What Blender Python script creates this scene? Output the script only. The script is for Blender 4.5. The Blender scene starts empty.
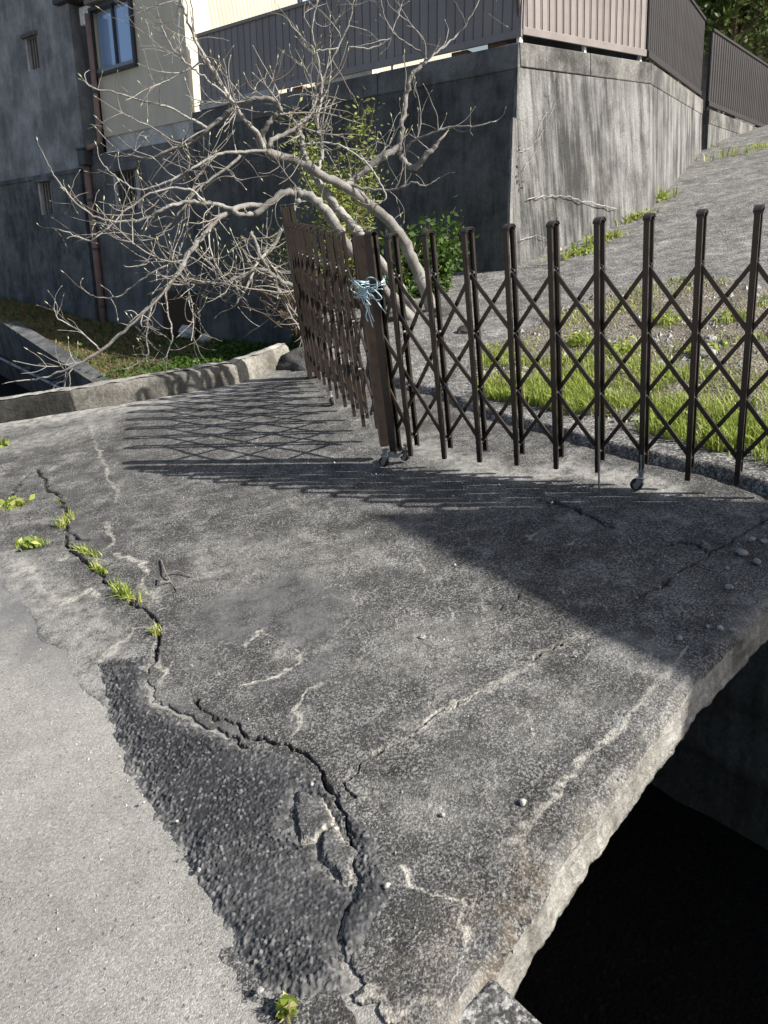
import bpy, math, random
import numpy as np
from mathutils import Vector, Matrix
random.seed(7); RNG = np.random.default_rng(11)
SC = bpy.context.scene
COL = SC.collection

# ------------------------------------------------------------------ camera
FPX = 769.0; CAMH = 1.552
_n = np.array([(603.26-384)/FPX, (2217.7-512)/FPX, 1.0]); _n /= np.linalg.norm(_n)
_Z = -_n; _Y = np.array([0, 0, 1.0])-_n*_n[2]; _Y /= np.linalg.norm(_Y); _X = np.cross(_Y, _Z)
if _X[0] < 0: _X = -_X
RC = np.array([_X, _Y, _Z])                       # camera (right, down, forward) -> world
CAM = np.array([0, 0, CAMH])
cd = bpy.data.cameras.new('camera'); cam = bpy.data.objects.new('camera', cd); COL.objects.link(cam)
r_, u_, b_ = RC[:, 0], -RC[:, 1], -RC[:, 2]
cam.matrix_world = Matrix(((r_[0], u_[0], b_[0], CAM[0]), (r_[1], u_[1], b_[1], CAM[1]), (r_[2], u_[2], b_[2], CAM[2]), (0, 0, 0, 1)))
cd.sensor_fit = 'AUTO'; cd.sensor_width = 36.0; cd.lens = 36.0*FPX/1024.0
cd.clip_start = 0.05; cd.clip_end = 2000
SC.camera = cam
SC.render.resolution_x = 768; SC.render.resolution_y = 1024

# ------------------------------------------------------------------ sky, sun, exposure
SUNV = Vector((1.62, -0.52, 1.2)).normalized()
w = bpy.data.worlds.new('World'); SC.world = w; w.use_nodes = True
wn = w.node_tree.nodes; wl = w.node_tree.links
sky = wn.new('ShaderNodeTexSky'); sky.sky_type = 'NISHITA'; sky.sun_disc = False
sky.sun_elevation = math.asin(SUNV.z); sky.sun_rotation = math.atan2(SUNV.x, SUNV.y)
sky.altitude = 20; sky.air_density = 1.0; sky.dust_density = 2.5; sky.ozone_density = 0.6
wn['Background'].inputs['Strength'].default_value = 0.08
wl.new(sky.outputs[0], wn['Background'].inputs['Color'])
sd = bpy.data.lights.new('sun', 'SUN'); sd.energy = 5.0; sd.angle = math.radians(0.5); sd.color = (1.0, 0.96, 0.90)
sun = bpy.data.objects.new('sun', sd); COL.objects.link(sun); sun.location = (20, -5, 15)
sun.rotation_euler = SUNV.to_track_quat('Z', 'Y').to_euler()
SC.view_settings.view_transform = 'Standard'; SC.view_settings.look = 'None'
SC.view_settings.gamma = 1.0; SC.view_settings.use_curve_mapping = False
SC.view_settings.exposure = 0.68

# ------------------------------------------------------------------ pixel -> place
def D(p): return RC @ np.array([(p[0]-384)/FPX, (p[1]-512)/FPX, 1.0])
def G(p, z=0.0):                                   # where a pixel's ray meets height z
    d = D(p); return CAM+d*((z-CAMH)/d[2])
def atY(p, y):                                     # where it reaches the distance y
    d = D(p); return CAM+d*(y/d[1])
def gl(pts, z=0.0): return np.array([G(p, z)[:2] for p in pts])

# ------------------------------------------------------------------ mesh helpers
def mesh_np(name, v, faces, smooth=False):
    v = np.asarray(v, np.float32); me = bpy.data.meshes.new(name)
    if isinstance(faces, np.ndarray):
        k = faces.shape[1]; nf = len(faces)
        me.vertices.add(len(v)); me.vertices.foreach_set('co', v.ravel())
        me.loops.add(nf*k); me.loops.foreach_set('vertex_index', faces.astype(np.int32).ravel())
        me.polygons.add(nf); me.polygons.foreach_set('loop_start', np.arange(0, nf*k, k, dtype=np.int32))
        me.update(calc_edges=True); me.validate()
    else:
        me.from_pydata(v.tolist(), [], faces); me.update()
    if smooth: me.polygons.foreach_set('use_smooth', [True]*len(me.polygons))
    return me
class MB:
    def __init__(s): s.v = []; s.f = []
    def add(s, v, f):
        o = len(s.v); s.v += [tuple(map(float, p)) for p in v]; s.f += [tuple(i+o for i in q) for q in f]; return s
    def hexa(s, b, t):                             # four bottom, four top points
        return s.add(list(b)+list(t), [(3, 2, 1, 0), (4, 5, 6, 7), (0, 1, 5, 4), (1, 2, 6, 5), (2, 3, 7, 6), (3, 0, 4, 7)])
    def box(s, x0, x1, y0, y1, z0, z1):
        return s.hexa([(x0, y0, z0), (x1, y0, z0), (x1, y1, z0), (x0, y1, z0)], [(x0, y0, z1), (x1, y0, z1), (x1, y1, z1), (x0, y1, z1)])
    def bar(s, a, b, wv, hv):                      # box from a to b, half extents wv, hv
        a, b, wv, hv = map(np.asarray, (a, b, wv, hv))
        return s.hexa([a-wv-hv, a+wv-hv, a+wv+hv, a-wv+hv], [b-wv-hv, b+wv-hv, b+wv+hv, b-wv+hv])
    def tube(s, pts, rad, n=8, cap=True):
        pts = np.asarray(pts, float); m = len(pts); rad = np.broadcast_to(np.asarray(rad, float), (m,))
        tg = np.gradient(pts, axis=0); tg /= np.linalg.norm(tg, axis=1)[:, None]+1e-9
        ref = np.array([0.31, 0.22, 0.92]); 
        if abs(tg[0]@ref) > .9: ref = np.array([1.0, .1, 0])
        nv = ref-tg[0]*(ref@tg[0]); nv /= np.linalg.norm(nv); V = []
        for i in range(m):
            nv = nv-tg[i]*(nv@tg[i]); nv /= np.linalg.norm(nv)+1e-9; bv = np.cross(tg[i], nv)
            for k in range(n):
                a = 2*math.pi*k/n; V.append(pts[i]+rad[i]*(math.cos(a)*nv+math.sin(a)*bv))
        F = [(i*n+k, i*n+(k+1) % n, (i+1)*n+(k+1) % n, (i+1)*n+k) for i in range(m-1) for k in range(n)]
        if cap: F += [tuple(range(n-1, -1, -1)), tuple((m-1)*n+k for k in range(n))]
        return s.add(V, F)
    def lathe(s, prof, c=(0, 0, 0), n=16, axis='z'):
        V = []
        for (r, h) in prof:
            for k in range(n):
                a = 2*math.pi*k/n; p = (r*math.cos(a), r*math.sin(a), h)
                if axis == 'y': p = (p[0], p[2], p[1])
                if axis == 'x': p = (p[2], p[0], p[1])
                V.append((p[0]+c[0], p[1]+c[1], p[2]+c[2]))
        m = len(prof)
        F = [(i*n+k, i*n+(k+1) % n, (i+1)*n+(k+1) % n, (i+1)*n+k) for i in range(m-1) for k in range(n)]
        F += [tuple(range(n-1, -1, -1)), tuple((m-1)*n+k for k in range(n))]
        return s.add(V, F)
    def mesh(s, name, smooth=False): return mesh_np(name, s.v, s.f, smooth)
def link(name, me, mat=None, parent=None, loc=None, rz=0.0, bevel=0.0, kind=None):
    o = bpy.data.objects.new(name, me); COL.objects.link(o)
    if mat is not None and (len(me.materials) == 0): me.materials.append(mat)
    if parent is not None: o.parent = parent
    if loc is not None: o.location = [float(a) for a in loc]
    o.rotation_euler.z = rz
    if bevel:
        b = o.modifiers.new('bevel', 'BEVEL'); b.width = bevel; b.segments = 2; b.limit_method = 'ANGLE'
    if kind: o['kind'] = kind
    return o
def part(name, mb, mat, parent, bevel=0.0, smooth=False, kind=None, origin=None):
    if origin is None: origin = np.array(parent.location) if parent.type == 'EMPTY' else None
    me = mb.mesh(name, smooth)
    if origin is not None: me.transform(Matrix.Translation(-Vector([float(a) for a in origin])))
    return link(name, me, mat, parent, bevel=bevel, kind=kind)
def tag(o, label, cat, group=None):
    o['label'] = label; o['category'] = cat
    if group: o['group'] = group
    return o
def thing(name, label, cat, loc=(0, 0, 0), rz=0.0, group=None):
    o = bpy.data.objects.new(name, None); COL.objects.link(o); o.empty_display_size = .1
    o.location = [float(a) for a in loc]; o.rotation_euler.z = rz
    return tag(o, label, cat, group)
def structure(name, me, mat):
    o = link(name, me, mat); o['kind'] = 'structure'; return o

# ------------------------------------------------------------------ number noise (for real relief and worn outlines)
def _h(ix, iy, seed):
    h = (ix.astype(np.int64)*374761393+iy.astype(np.int64)*668265263+seed*974711) & 0xffffffff
    h = ((h ^ (h >> 13))*1274126177) & 0xffffffff
    return ((h ^ (h >> 16)) & 0xffffff)/float(0xffffff)
def vnoise(x, y, seed=0):
    ix = np.floor(x); iy = np.floor(y); fx = x-ix; fy = y-iy
    fx = fx*fx*(3-2*fx); fy = fy*fy*(3-2*fy)
    a = _h(ix, iy, seed); b = _h(ix+1, iy, seed); c = _h(ix, iy+1, seed); d = _h(ix+1, iy+1, seed)
    return (a*(1-fx)+b*fx)*(1-fy)+(c*(1-fx)+d*fx)*fy
def fbm(x, y, seed=0, o=4):
    s = 0; a = .5
    for k in range(o): s = s+a*vnoise(x*2**k, y*2**k, seed+k*17); a *= .5
    return s/(1-.5**o)
def cell(x, y, seed=0):
    ix = np.floor(x); iy = np.floor(y); f1 = np.full(x.shape, 9.0); f2 = f1.copy(); cid = np.zeros(x.shape)
    for dx in (-1, 0, 1):
        for dy in (-1, 0, 1):
            jx = ix+dx; jy = iy+dy
            px = jx+.15+.7*_h(jx, jy, seed); py = jy+.15+.7*_h(jx, jy, seed+5)
            d = np.hypot(x-px, y-py); rid = _h(jx, jy, seed+9)
            near = d < f1; f2 = np.where(near, f1, np.minimum(f2, d)); cid = np.where(near, rid, cid); f1 = np.where(near, d, f1)
    return f1, f2, cid
def dseg(x, y, pl):                                # distance to a polyline, and position along it 0..1
    best = np.full(x.shape, 1e3); n = len(pl)-1; par = np.zeros(x.shape)
    lo = pl.min(0)-.35; hi = pl.max(0)+.35
    m = (x > lo[0]) & (x < hi[0]) & (y > lo[1]) & (y < hi[1])
    xx = x[m]; yy = y[m]; bb = np.full(xx.shape, 1e3); pp = np.zeros(xx.shape)
    for i in range(n):
        a = pl[i]; b = pl[i+1]; v = b-a; L = v@v+1e-12
        t = np.clip(((xx-a[0])*v[0]+(yy-a[1])*v[1])/L, 0, 1)
        d = np.hypot(xx-a[0]-t*v[0], yy-a[1]-t*v[1]); k = d < bb
        bb = np.where(k, d, bb); pp = np.where(k, (i+t)/n, pp)
    best[m] = bb; par[m] = pp; return best, par
def inpoly(x, y, pg):
    c = np.zeros(x.shape, bool); n = len(pg)
    for i in range(n):
        x0, y0 = pg[i]; x1, y1 = pg[(i+1) % n]
        k = ((y0 > y) != (y1 > y)); t = (x1-x0)*(y-y0)/(y1-y0+1e-12)+x0
        c ^= k & (x < t)
    return c
def sdpoly(x, y, pg):                              # positive inside
    d, _ = dseg(x, y, np.vstack([pg, pg[:1]])); return np.where(inpoly(x, y, pg), d, -d)
def sst(a, b, x): t = np.clip((x-a)/(b-a), 0, 1); return t*t*(3-2*t)

# ------------------------------------------------------------------ materials
def smooth_path(nodes, sub=5):
    N = np.array(nodes, float); out = []
    for i in range(len(N)-1):
        p0 = N[max(i-1, 0)]; p1 = N[i]; p2 = N[i+1]; p3 = N[min(i+2, len(N)-1)]
        for k in range(sub):
            t = k/sub; out.append(.5*((2*p1)+(-p0+p2)*t+(2*p0-5*p1+4*p2-p3)*t*t+(-p0+3*p1-3*p2+p3)*t**3))
    out.append(N[-1]); return np.array(out)
class NT:
    def __init__(s, name):
        s.m = bpy.data.materials.new(name); s.m.use_nodes = True; s.t = s.m.node_tree; s.n = s.t.nodes
        s.b = s.n['Principled BSDF']; s.out = s.n['Material Output']; s.tc = s.n.new('ShaderNodeTexCoord')
        s.co = s.tc.outputs['Object']; s.b.inputs['Specular IOR Level'].default_value = .3
    def set(s, sock, v):
        if isinstance(v, bpy.types.NodeSocket): s.t.links.new(v, sock)
        elif v is not None: sock.default_value = v
    def map(s, scale, rot=(0, 0, 0)):
        q = s.n.new('ShaderNodeMapping'); q.inputs['Scale'].default_value = scale; q.inputs['Rotation'].default_value = rot
        s.t.links.new(s.co, q.inputs[0]); return q.outputs[0]
    def noise(s, scale, detail=4, rough=.55, vec=None, dist=0.0):
        q = s.n.new('ShaderNodeTexNoise'); q.inputs['Scale'].default_value = scale; q.inputs['Detail'].default_value = detail
        q.inputs['Roughness'].default_value = rough; q.inputs['Distortion'].default_value = dist
        s.t.links.new(vec if vec is not None else s.co, q.inputs['Vector']); return q.outputs['Fac']
    def vor(s, scale, feature='F1', vec=None, out='Distance', rnd=1.0):
        q = s.n.new('ShaderNodeTexVoronoi'); q.feature = feature; q.inputs['Scale'].default_value = scale
        q.inputs['Randomness'].default_value = rnd
        s.t.links.new(vec if vec is not None else s.co, q.inputs['Vector']); return q.outputs[out]
    def ramp(s, fac, stops, interp='LINEAR'):
        q = s.n.new('ShaderNodeValToRGB'); q.color_ramp.interpolation = interp; e = q.color_ramp.elements
        while len(e) < len(stops): e.new(.5)
        for i, (p, c) in enumerate(stops):
            e[i].position = p; c = (c, c, c) if not hasattr(c, '__len__') else c; e[i].color = (*c[:3], 1)
        s.set(q.inputs[0], fac); return q.outputs[0]
    def mix(s, fac, a, b, mode='MIX'):
        q = s.n.new('ShaderNodeMix'); q.data_type = 'RGBA'; q.blend_type = mode
        s.set(q.inputs[0], fac)
        for i, v in ((6, a), (7, b)):
            if not isinstance(v, bpy.types.NodeSocket): v = (*((v, v, v) if not hasattr(v, '__len__') else v)[:3], 1)
            s.set(q.inputs[i], v)
        return q.outputs[2]
    def math(s, op, a, b=0.0, c=None, clamp=False):
        q = s.n.new('ShaderNodeMath'); q.operation = op; q.use_clamp = clamp
        s.set(q.inputs[0], a); s.set(q.inputs[1], b)
        if c is not None: s.set(q.inputs[2], c)
        return q.outputs[0]
    def attr(s, name):
        q = s.n.new('ShaderNodeAttribute'); q.attribute_name = name; return q.outputs['Fac']
    def rnd(s): return s.n.new('ShaderNodeObjectInfo').outputs['Random']
    def sep(s):
        q = s.n.new('ShaderNodeSeparateXYZ'); s.t.links.new(s.co, q.inputs[0]); return q.outputs
    def bump(s, h, strength=.5, dist=.01, normal=None):
        q = s.n.new('ShaderNodeBump'); q.inputs['Strength'].default_value = strength; q.inputs['Distance'].default_value = dist
        s.set(q.inputs['Height'], h)
        if normal is not None: s.set(q.inputs['Normal'], normal)
        return q.outputs[0]
    def done(s, col, rough=.85, normal=None, metal=0.0, spec=None):
        if not isinstance(col, bpy.types.NodeSocket): col = (*col[:3], 1)
        s.set(s.b.inputs['Base Color'], col); s.set(s.b.inputs['Roughness'], rough); s.set(s.b.inputs['Metallic'], metal)
        if normal is not None: s.set(s.b.inputs['Normal'], normal)
        if spec is not None: s.b.inputs['Specular IOR Level'].default_value = spec
        return s.m

def m_slab(name='weathered_concrete_deck', gain=.72, sc=1.0):
    q = NT(name)
    cid = q.vor(170*sc, out='Color'); f1 = q.vor(170*sc)
    cid2 = q.vor(330*sc, out='Color')
    chips = q.ramp(cid, [(0, (.022, .0215, .021)), (.56, (.055, .054, .052)), (.68, (.13, .127, .12)), (.78, (.40, .39, .37)), (1, (.74, .725, .68))])
    fine = q.ramp(cid2, [(0, (.022, .0215, .021)), (.5, (.065, .064, .061)), (.62, (.24, .235, .222)), (1, (.74, .725, .68))])
    agg = q.mix(.5, chips, fine)
    nz = q.math('ADD', q.noise(125*sc, 4, .68), q.math('MULTIPLY', q.math('SUBTRACT', q.noise(7, 7, .75), .5), .45))
    fleck = q.mix(q.ramp(nz, [(.47, 0), (.53, .18), (.58, 1)]), (.040, .039, .037), (.50, .49, .46))
    agg = q.mix(.6, agg, fleck)
    big = q.noise(1.7, 5, .6); mid = q.noise(9, 6, .65)
    paste = q.ramp(mid, [(.3, (.065, .064, .061)), (.55, (.125, .122, .115)), (.75, (.21, .205, .192))])
    col = q.mix(q.ramp(q.noise(5, 5, .7), [(.40, .0), (.75, .45)]), agg, paste)
    col = q.mix(q.ramp(big, [(.46, 0), (.8, .3)]), col, q.mix(.5, col, (.33, .325, .30)), 'MIX')
    col = q.mix(1.0, col, (gain, gain, gain*1.01), 'MULTIPLY')
    col = q.mix(.3, col, q.ramp(q.noise(3.1, 4, .6), [(.3, .55), (.7, 1.25)]), 'MULTIPLY')
    scum = q.math('MULTIPLY', q.ramp(q.noise(4.2, 8, .72), [(.54, 0), (.68, .6)]), q.ramp(q.noise(70, 6, .8), [(.42, 0), (.58, 1)]))
    col = q.mix(scum, col, (.50, .485, .44))
    scr = q.math('MULTIPLY', q.ramp(q.noise(1.0, 6, .7, q.map((26, 5, 1), (0, 0, math.radians(-38)))), [(.60, 0), (.68, .8)]), q.ramp(q.noise(45, 4, .7), [(.45, 0), (.6, 1)]))
    col = q.mix(scr, col, (.48, .465, .43))
    col = q.mix(.7, col, q.ramp(q.noise(2.6, 9, .80), [(.38, .5), (.5, 1.0), (.68, 1.15)]), 'MULTIPLY')
    # smooth trowelled areas, dust, lime lines, soil in the joints
    sm = q.attr('smooth_area'); wh = q.attr('lime'); dk = q.attr('soil'); du = q.attr('dust'); br = q.attr('tint')
    smc = q.mix(q.ramp(cid2, [(.9, 0), (.96, .6)]), q.ramp(q.noise(14, 5, .6), [(.3, (.085, .085, .087)), (.7, (.135, .134, .132))]), (.3, .3, .29))
    col = q.mix(q.math('MULTIPLY', sm, q.ramp(q.noise(7, 6, .7), [(.35, .25), (.6, .85)])), col, smc)
    dpat = q.math('MULTIPLY', du, q.ramp(q.noise(16, 6, .75), [(.38, .1), (.62, 1)]))
    col = q.mix(dpat, col, q.mix(q.noise(60, 3), (.36, .35, .32), (.52, .505, .47)))
    wpat = q.math('MULTIPLY', wh, q.ramp(q.noise(55, 6, .8), [(.40, .0), (.56, 1)]))
    col = q.mix(wpat, col, (.56, .53, .46))
    col = q.mix(q.math('MULTIPLY', br, q.ramp(q.noise(11, 4), [(.4, 0), (.7, .6)])), col, (.30, .20, .09))
    col = q.mix(dk, col, (.035, .033, .03))
    h = q.math('ADD', q.math('MULTIPLY', q.math('SUBTRACT', 1, f1), q.math('SUBTRACT', 1.0, q.math('MULTIPLY', sm, .85))), q.math('MULTIPLY', nz, 1.4))
    return q.done(col, .9, q.bump(h, .5, .0045), spec=.2)
def m_road():
    q = NT('worn_grey_asphalt')
    cid = q.vor(280, out='Color'); f1 = q.vor(280); cid2 = q.vor(150, out='Color')
    c = q.ramp(cid, [(0, (.15, .144, .13)), (.3, (.27, .26, .236)), (.75, (.37, .358, .328)), (1, (.55, .535, .495))])
    c = q.mix(q.ramp(cid2, [(.0, .8), (.07, .7), (.09, 0)]), c, (.09, .09, .09))
    c = q.mix(.8, c, q.ramp(q.noise(1.1, 4, .6), [(.3, .72), (.7, 1.12)]), 'MULTIPLY')
    c = q.mix(.5, c, q.ramp(q.noise(8, 5, .7), [(.3, .7), (.7, 1.2)]), 'MULTIPLY')
    wet = q.attr('dark_edge')
    c = q.mix(q.math('MULTIPLY', wet, q.ramp(q.noise(6, 5, .7), [(.3, .4), (.6, 1)])), c, q.mix(q.math('MULTIPLY', cid, .5), (.085, .086, .092), (.25, .25, .25)))
    h = q.math('ADD', q.math('SUBTRACT', 1, f1), q.math('MULTIPLY', q.noise(300, 3, .7), .5))
    return q.done(c, .88, q.bump(h, .45, .003), spec=.25)
def m_patch():
    q = NT('coarse_black_asphalt')
    cid = q.attr('stone')
    c = q.ramp(cid, [(0, (.022, .0225, .024)), (.6, (.042, .043, .046)), (.88, (.072, .073, .077)), (1, (.16, .16, .162))])
    c = q.mix(.6, c, q.ramp(q.noise(5, 5, .7), [(.3, .65), (.7, 1.5)]), 'MULTIPLY')
    c = q.mix(q.math('MULTIPLY', q.attr('dust'), q.ramp(q.noise(30, 4, .7), [(.4, 0), (.62, .8)])), c, (.24, .235, .22))
    return q.done(c, .72, q.bump(q.noise(260, 4, .7), .5, .003), spec=.3)
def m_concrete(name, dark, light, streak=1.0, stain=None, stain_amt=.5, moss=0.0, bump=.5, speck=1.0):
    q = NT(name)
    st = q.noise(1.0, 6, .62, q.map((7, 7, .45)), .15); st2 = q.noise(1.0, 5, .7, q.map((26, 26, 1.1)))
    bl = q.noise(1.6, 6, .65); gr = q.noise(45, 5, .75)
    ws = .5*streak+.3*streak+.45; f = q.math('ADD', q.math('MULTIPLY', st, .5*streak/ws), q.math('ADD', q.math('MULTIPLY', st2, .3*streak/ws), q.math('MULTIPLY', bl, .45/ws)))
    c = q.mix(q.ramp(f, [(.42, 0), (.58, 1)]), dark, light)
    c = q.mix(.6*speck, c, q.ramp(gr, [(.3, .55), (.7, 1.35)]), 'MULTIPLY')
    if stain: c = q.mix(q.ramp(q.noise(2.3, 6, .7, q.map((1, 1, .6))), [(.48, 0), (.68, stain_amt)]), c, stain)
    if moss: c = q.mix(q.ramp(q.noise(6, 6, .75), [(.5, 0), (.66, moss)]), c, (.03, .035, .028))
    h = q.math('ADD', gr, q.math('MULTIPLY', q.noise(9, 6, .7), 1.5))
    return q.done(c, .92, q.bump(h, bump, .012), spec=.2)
def m_paint(name, col, rough=.45, metal=0.0, var=.25, rust=0.0, spec=.4, scale=20):
    q = NT(name); n = q.noise(scale, 5, .65)
    c = q.mix(1.0, (*col, 1), q.ramp(n, [(.3, 1-var), (.7, 1+var)]), 'MULTIPLY')
    c = q.mix(.35, c, q.ramp(q.rnd(), [(0, .75), (1, 1.25)]), 'MULTIPLY')
    if rust: c = q.mix(q.ramp(q.noise(7, 6, .75), [(.55, 0), (.7, rust)]), c, (.16, .07, .03))
    return q.done(c, q.ramp(n, [(.3, rough*.8), (.7, min(1, rough*1.25))]), q.bump(q.noise(90, 3), .12, .002), metal, spec)
def m_leaf(name, a, b, dry=None):
    q = NT(name); r = q.attr('leaf_tone')
    st = [(0, a), (.8, b)]+([(1, dry)] if dry else [])
    c = q.ramp(r, st); c = q.mix(.4, c, q.ramp(q.noise(30, 3), [(.3, .7), (.7, 1.3)]), 'MULTIPLY')
    q.done(c, .55, None, spec=.3)
    tr = q.n.new('ShaderNodeBsdfTranslucent'); q.t.links.new(c, tr.inputs[0]); ms = q.n.new('ShaderNodeMixShader'); ms.inputs[0].default_value = .35
    q.t.links.new(q.b.outputs[0], ms.inputs[1]); q.t.links.new(tr.outputs[0], ms.inputs[2]); q.t.links.new(ms.outputs[0], q.out.inputs[0])
    return q.m
def m_soil(name, a, b, c3):
    q = NT(name); n = q.noise(4, 6, .7); f = q.vor(55, out='Color')
    c = q.mix(q.ramp(n, [(.35, 0), (.65, 1)]), a, b); c = q.mix(q.ramp(f, [(.75, 0), (.95, .8)]), c, c3)
    return q.done(c, .95, q.bump(q.math('ADD', q.noise(30, 6, .75), q.vor(55)), .9, .02), spec=.15)
def m_bark():
    q = NT('pale_grey_bark'); n = q.noise(14, 6, .7); n2 = q.noise(1.0, 4, .7, q.map((40, 40, 40)))
    c = q.mix(q.ramp(n, [(.3, 0), (.62, 1)]), (.17, .16, .145), (.43, .415, .385))
    c = q.mix(q.ramp(n2, [(.55, 0), (.72, .6)]), c, (.12, .105, .09))
    c = q.mix(.8, c, q.ramp(q.rnd(), [(0, .5), (.6, 1.0), (1, 1.25)]), 'MULTIPLY')
    c = q.mix(q.ramp(q.noise(3.5, 6, .75), [(.52, 0), (.64, .7)]), c, (.09, .082, .07))
    return q.done(c, .85, q.bump(q.math('ADD', q.noise(60, 5, .7), q.noise(1, 4, .7, q.map((25, 25, 120)))), .8, .008), spec=.15)
M = {}
M['slab'] = m_slab(); M['road'] = m_road(); M['patch'] = m_patch()
M['ramp'] = m_slab('grey_ramp_concrete', 1.12, .55)
M['slab_side'] = m_concrete('broken_slab_edge_concrete', (.24, .228, .20), (.56, .54, .495), .6, (.05, .05, .046), .75, 0, 1.0, 1.5)
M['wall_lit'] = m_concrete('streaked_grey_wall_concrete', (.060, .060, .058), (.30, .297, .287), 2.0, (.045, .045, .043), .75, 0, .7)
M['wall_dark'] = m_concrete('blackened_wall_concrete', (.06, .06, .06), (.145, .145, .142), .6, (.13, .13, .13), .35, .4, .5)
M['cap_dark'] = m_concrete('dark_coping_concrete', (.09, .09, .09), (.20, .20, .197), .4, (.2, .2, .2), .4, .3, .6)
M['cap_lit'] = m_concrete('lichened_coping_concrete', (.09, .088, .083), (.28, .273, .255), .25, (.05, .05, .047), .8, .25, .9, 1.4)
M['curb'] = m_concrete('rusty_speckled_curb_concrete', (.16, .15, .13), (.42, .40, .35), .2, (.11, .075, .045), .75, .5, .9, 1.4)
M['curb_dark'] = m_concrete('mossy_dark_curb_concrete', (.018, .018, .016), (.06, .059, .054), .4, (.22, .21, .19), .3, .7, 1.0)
M['curb_top'] = m_concrete('pale_curb_top_concrete', (.30, .29, .26), (.55, .53, .48), .0, (.12, .12, .11), .5, 0, .9)
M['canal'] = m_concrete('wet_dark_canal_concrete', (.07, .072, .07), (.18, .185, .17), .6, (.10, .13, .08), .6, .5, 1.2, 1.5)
M['plaster'] = m_concrete('blue_grey_old_plaster', (.17, .175, .18), (.34, .345, .35), .35, (.10, .103, .106), .6, 0, .3, .6)
M['plaster_low'] = m_concrete('dark_lower_plaster', (.075, .078, .082), (.19, .195, .20), .5, (.035, .036, .038), .7, .3, .8, 1.2)
M['house_base'] = m_concrete('sooty_house_foundation', (.09, .091, .093), (.18, .181, .183), .4, (.21, .21, .21), .3, 0, .4)
M['band'] = m_concrete('light_grey_render_band', (.38, .375, .36), (.60, .59, .565), .3, (.15, .15, .15), .5, 0, .4)
def m_siding(name, a, b, sc, ax):
    q = NT(name); wv = q.n.new('ShaderNodeTexWave'); wv.wave_type = 'BANDS'; wv.bands_direction = 'X'; wv.inputs['Scale'].default_value = sc
    q.t.links.new(q.map((1, 1, 1), (0, 0, ax)), wv.inputs[0])
    c = q.mix(q.ramp(q.noise(1, 5, .65, q.map((3, 3, .6))), [(.3, 0), (.7, 1)]), a, b)
    return q.done(c, .7, q.bump(wv.outputs['Fac'], .6, .012), spec=.25)
M['siding'] = m_siding('beige_ribbed_siding', (.58, .525, .425), (.70, .64, .525), 14, math.radians(-141))
M['cream'] = m_siding('cream_ribbed_siding', (.50, .465, .36), (.60, .56, .445), 14, math.radians(-141))
M['rib'] = m_paint('taupe_painted_steel_panel', (.255, .226, .215), .42, .15, .12, 0, .4, 3)
M['rib_dark'] = m_paint('dark_brown_painted_steel_panel', (.050, .045, .046), .5, .1, .2, 0, .35, 3)
M['rail_dark'] = m_paint('dark_brown_rail', (.035, .03, .03), .5, .1)
M['groove'] = m_paint('shadowed_steel_backing', (.10, .085, .08), .6, .1)
M['bronze'] = m_paint('bronze_anodised_aluminium', (.052, .040, .034), .30, .45, .2, 0, .5, 12)
M['bronze_bar'] = m_paint('bronze_lattice_bar', (.062, .048, .040), .30, .45, .2, 0, .5, 12)
M['steel'] = m_paint('zinc_plated_steel', (.46, .46, .45), .35, .8, .2, .15)
M['rubber'] = m_paint('black_rubber', (.022, .022, .022), .75)
M['string'] = m_paint('pale_blue_plastic_string', (.52, .68, .72), .5)
M['bark'] = m_bark()
M['twig'] = m_paint('brown_grey_twig', (.21, .185, .155), .8, 0, .35)
M['bud'] = m_paint('yellow_green_bud', (.36, .38, .22), .5)
M['pipe'] = m_paint('faded_brown_pvc', (.22, .145, .125), .5, 0, .2, 0, .35, 6)
M['pipe_box'] = m_paint('dark_gutter_box', (.05, .055, .062), .55)
M['frame'] = m_paint('dark_bronze_window_frame', (.045, .042, .042), .4, .3)
M['frame_light'] = m_paint('grey_window_rail', (.24, .24, .25), .4, .4)
M['white'] = m_paint('white_painted_metal', (.72, .72, .70), .5)
M['wood'] = m_paint('weathered_brown_wood', (.13, .085, .06), .8, 0, .35)
M['wood_grey'] = m_paint('grey_weathered_slats', (.20, .18, .16), .85, 0, .4)
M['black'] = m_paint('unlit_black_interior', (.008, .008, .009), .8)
M['rust'] = m_paint('rusted_brown_sheet', (.055, .03, .02), .85, .1, .5, .6)
M['brick'] = m_paint('brown_brick', (.22, .13, .09), .9, 0, .35)
M['rag'] = m_paint('dirty_white_rag', (.55, .54, .52), .9)
M['stone'] = m_concrete('pale_field_stone', (.22, .215, .20), (.50, .49, .46), 0, (.14, .14, .13), .4, 0, .5)
M['stone_white'] = m_concrete('white_pebble', (.34, .33, .30), (.60, .58, .53), 0, None, 0, 0, .4)
M['mound'] = m_concrete('dark_concrete_lump', (.06, .06, .058), (.17, .165, .15), 0, (.04, .04, .04), .5, .3, 1.0)
M['soil'] = m_soil('dry_stony_soil', (.15, .13, .10), (.25, .225, .185), (.42, .40, .36))
M['bank'] = m_soil('mossy_bank_soil', (.10, .085, .045), (.15, .135, .065), (.20, .17, .10))
M['bed'] = m_soil('shade_black_canal_mud', (.006, .006, .006), (.012, .012, .011), (.02, .022, .018))  # near-black colour stands in for the canal's deep shade
M['ground'] = m_soil('far_ground', (.10, .10, .08), (.15, .14, .11), (.2, .2, .18))
M['grass'] = m_leaf('fresh_spring_grass', (.16, .24, .03), (.45, .53, .11), (.60, .52, .28))
M['dry'] = m_leaf('dry_bank_grass', (.10, .10, .03), (.24, .19, .09), (.32, .26, .15))
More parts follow.
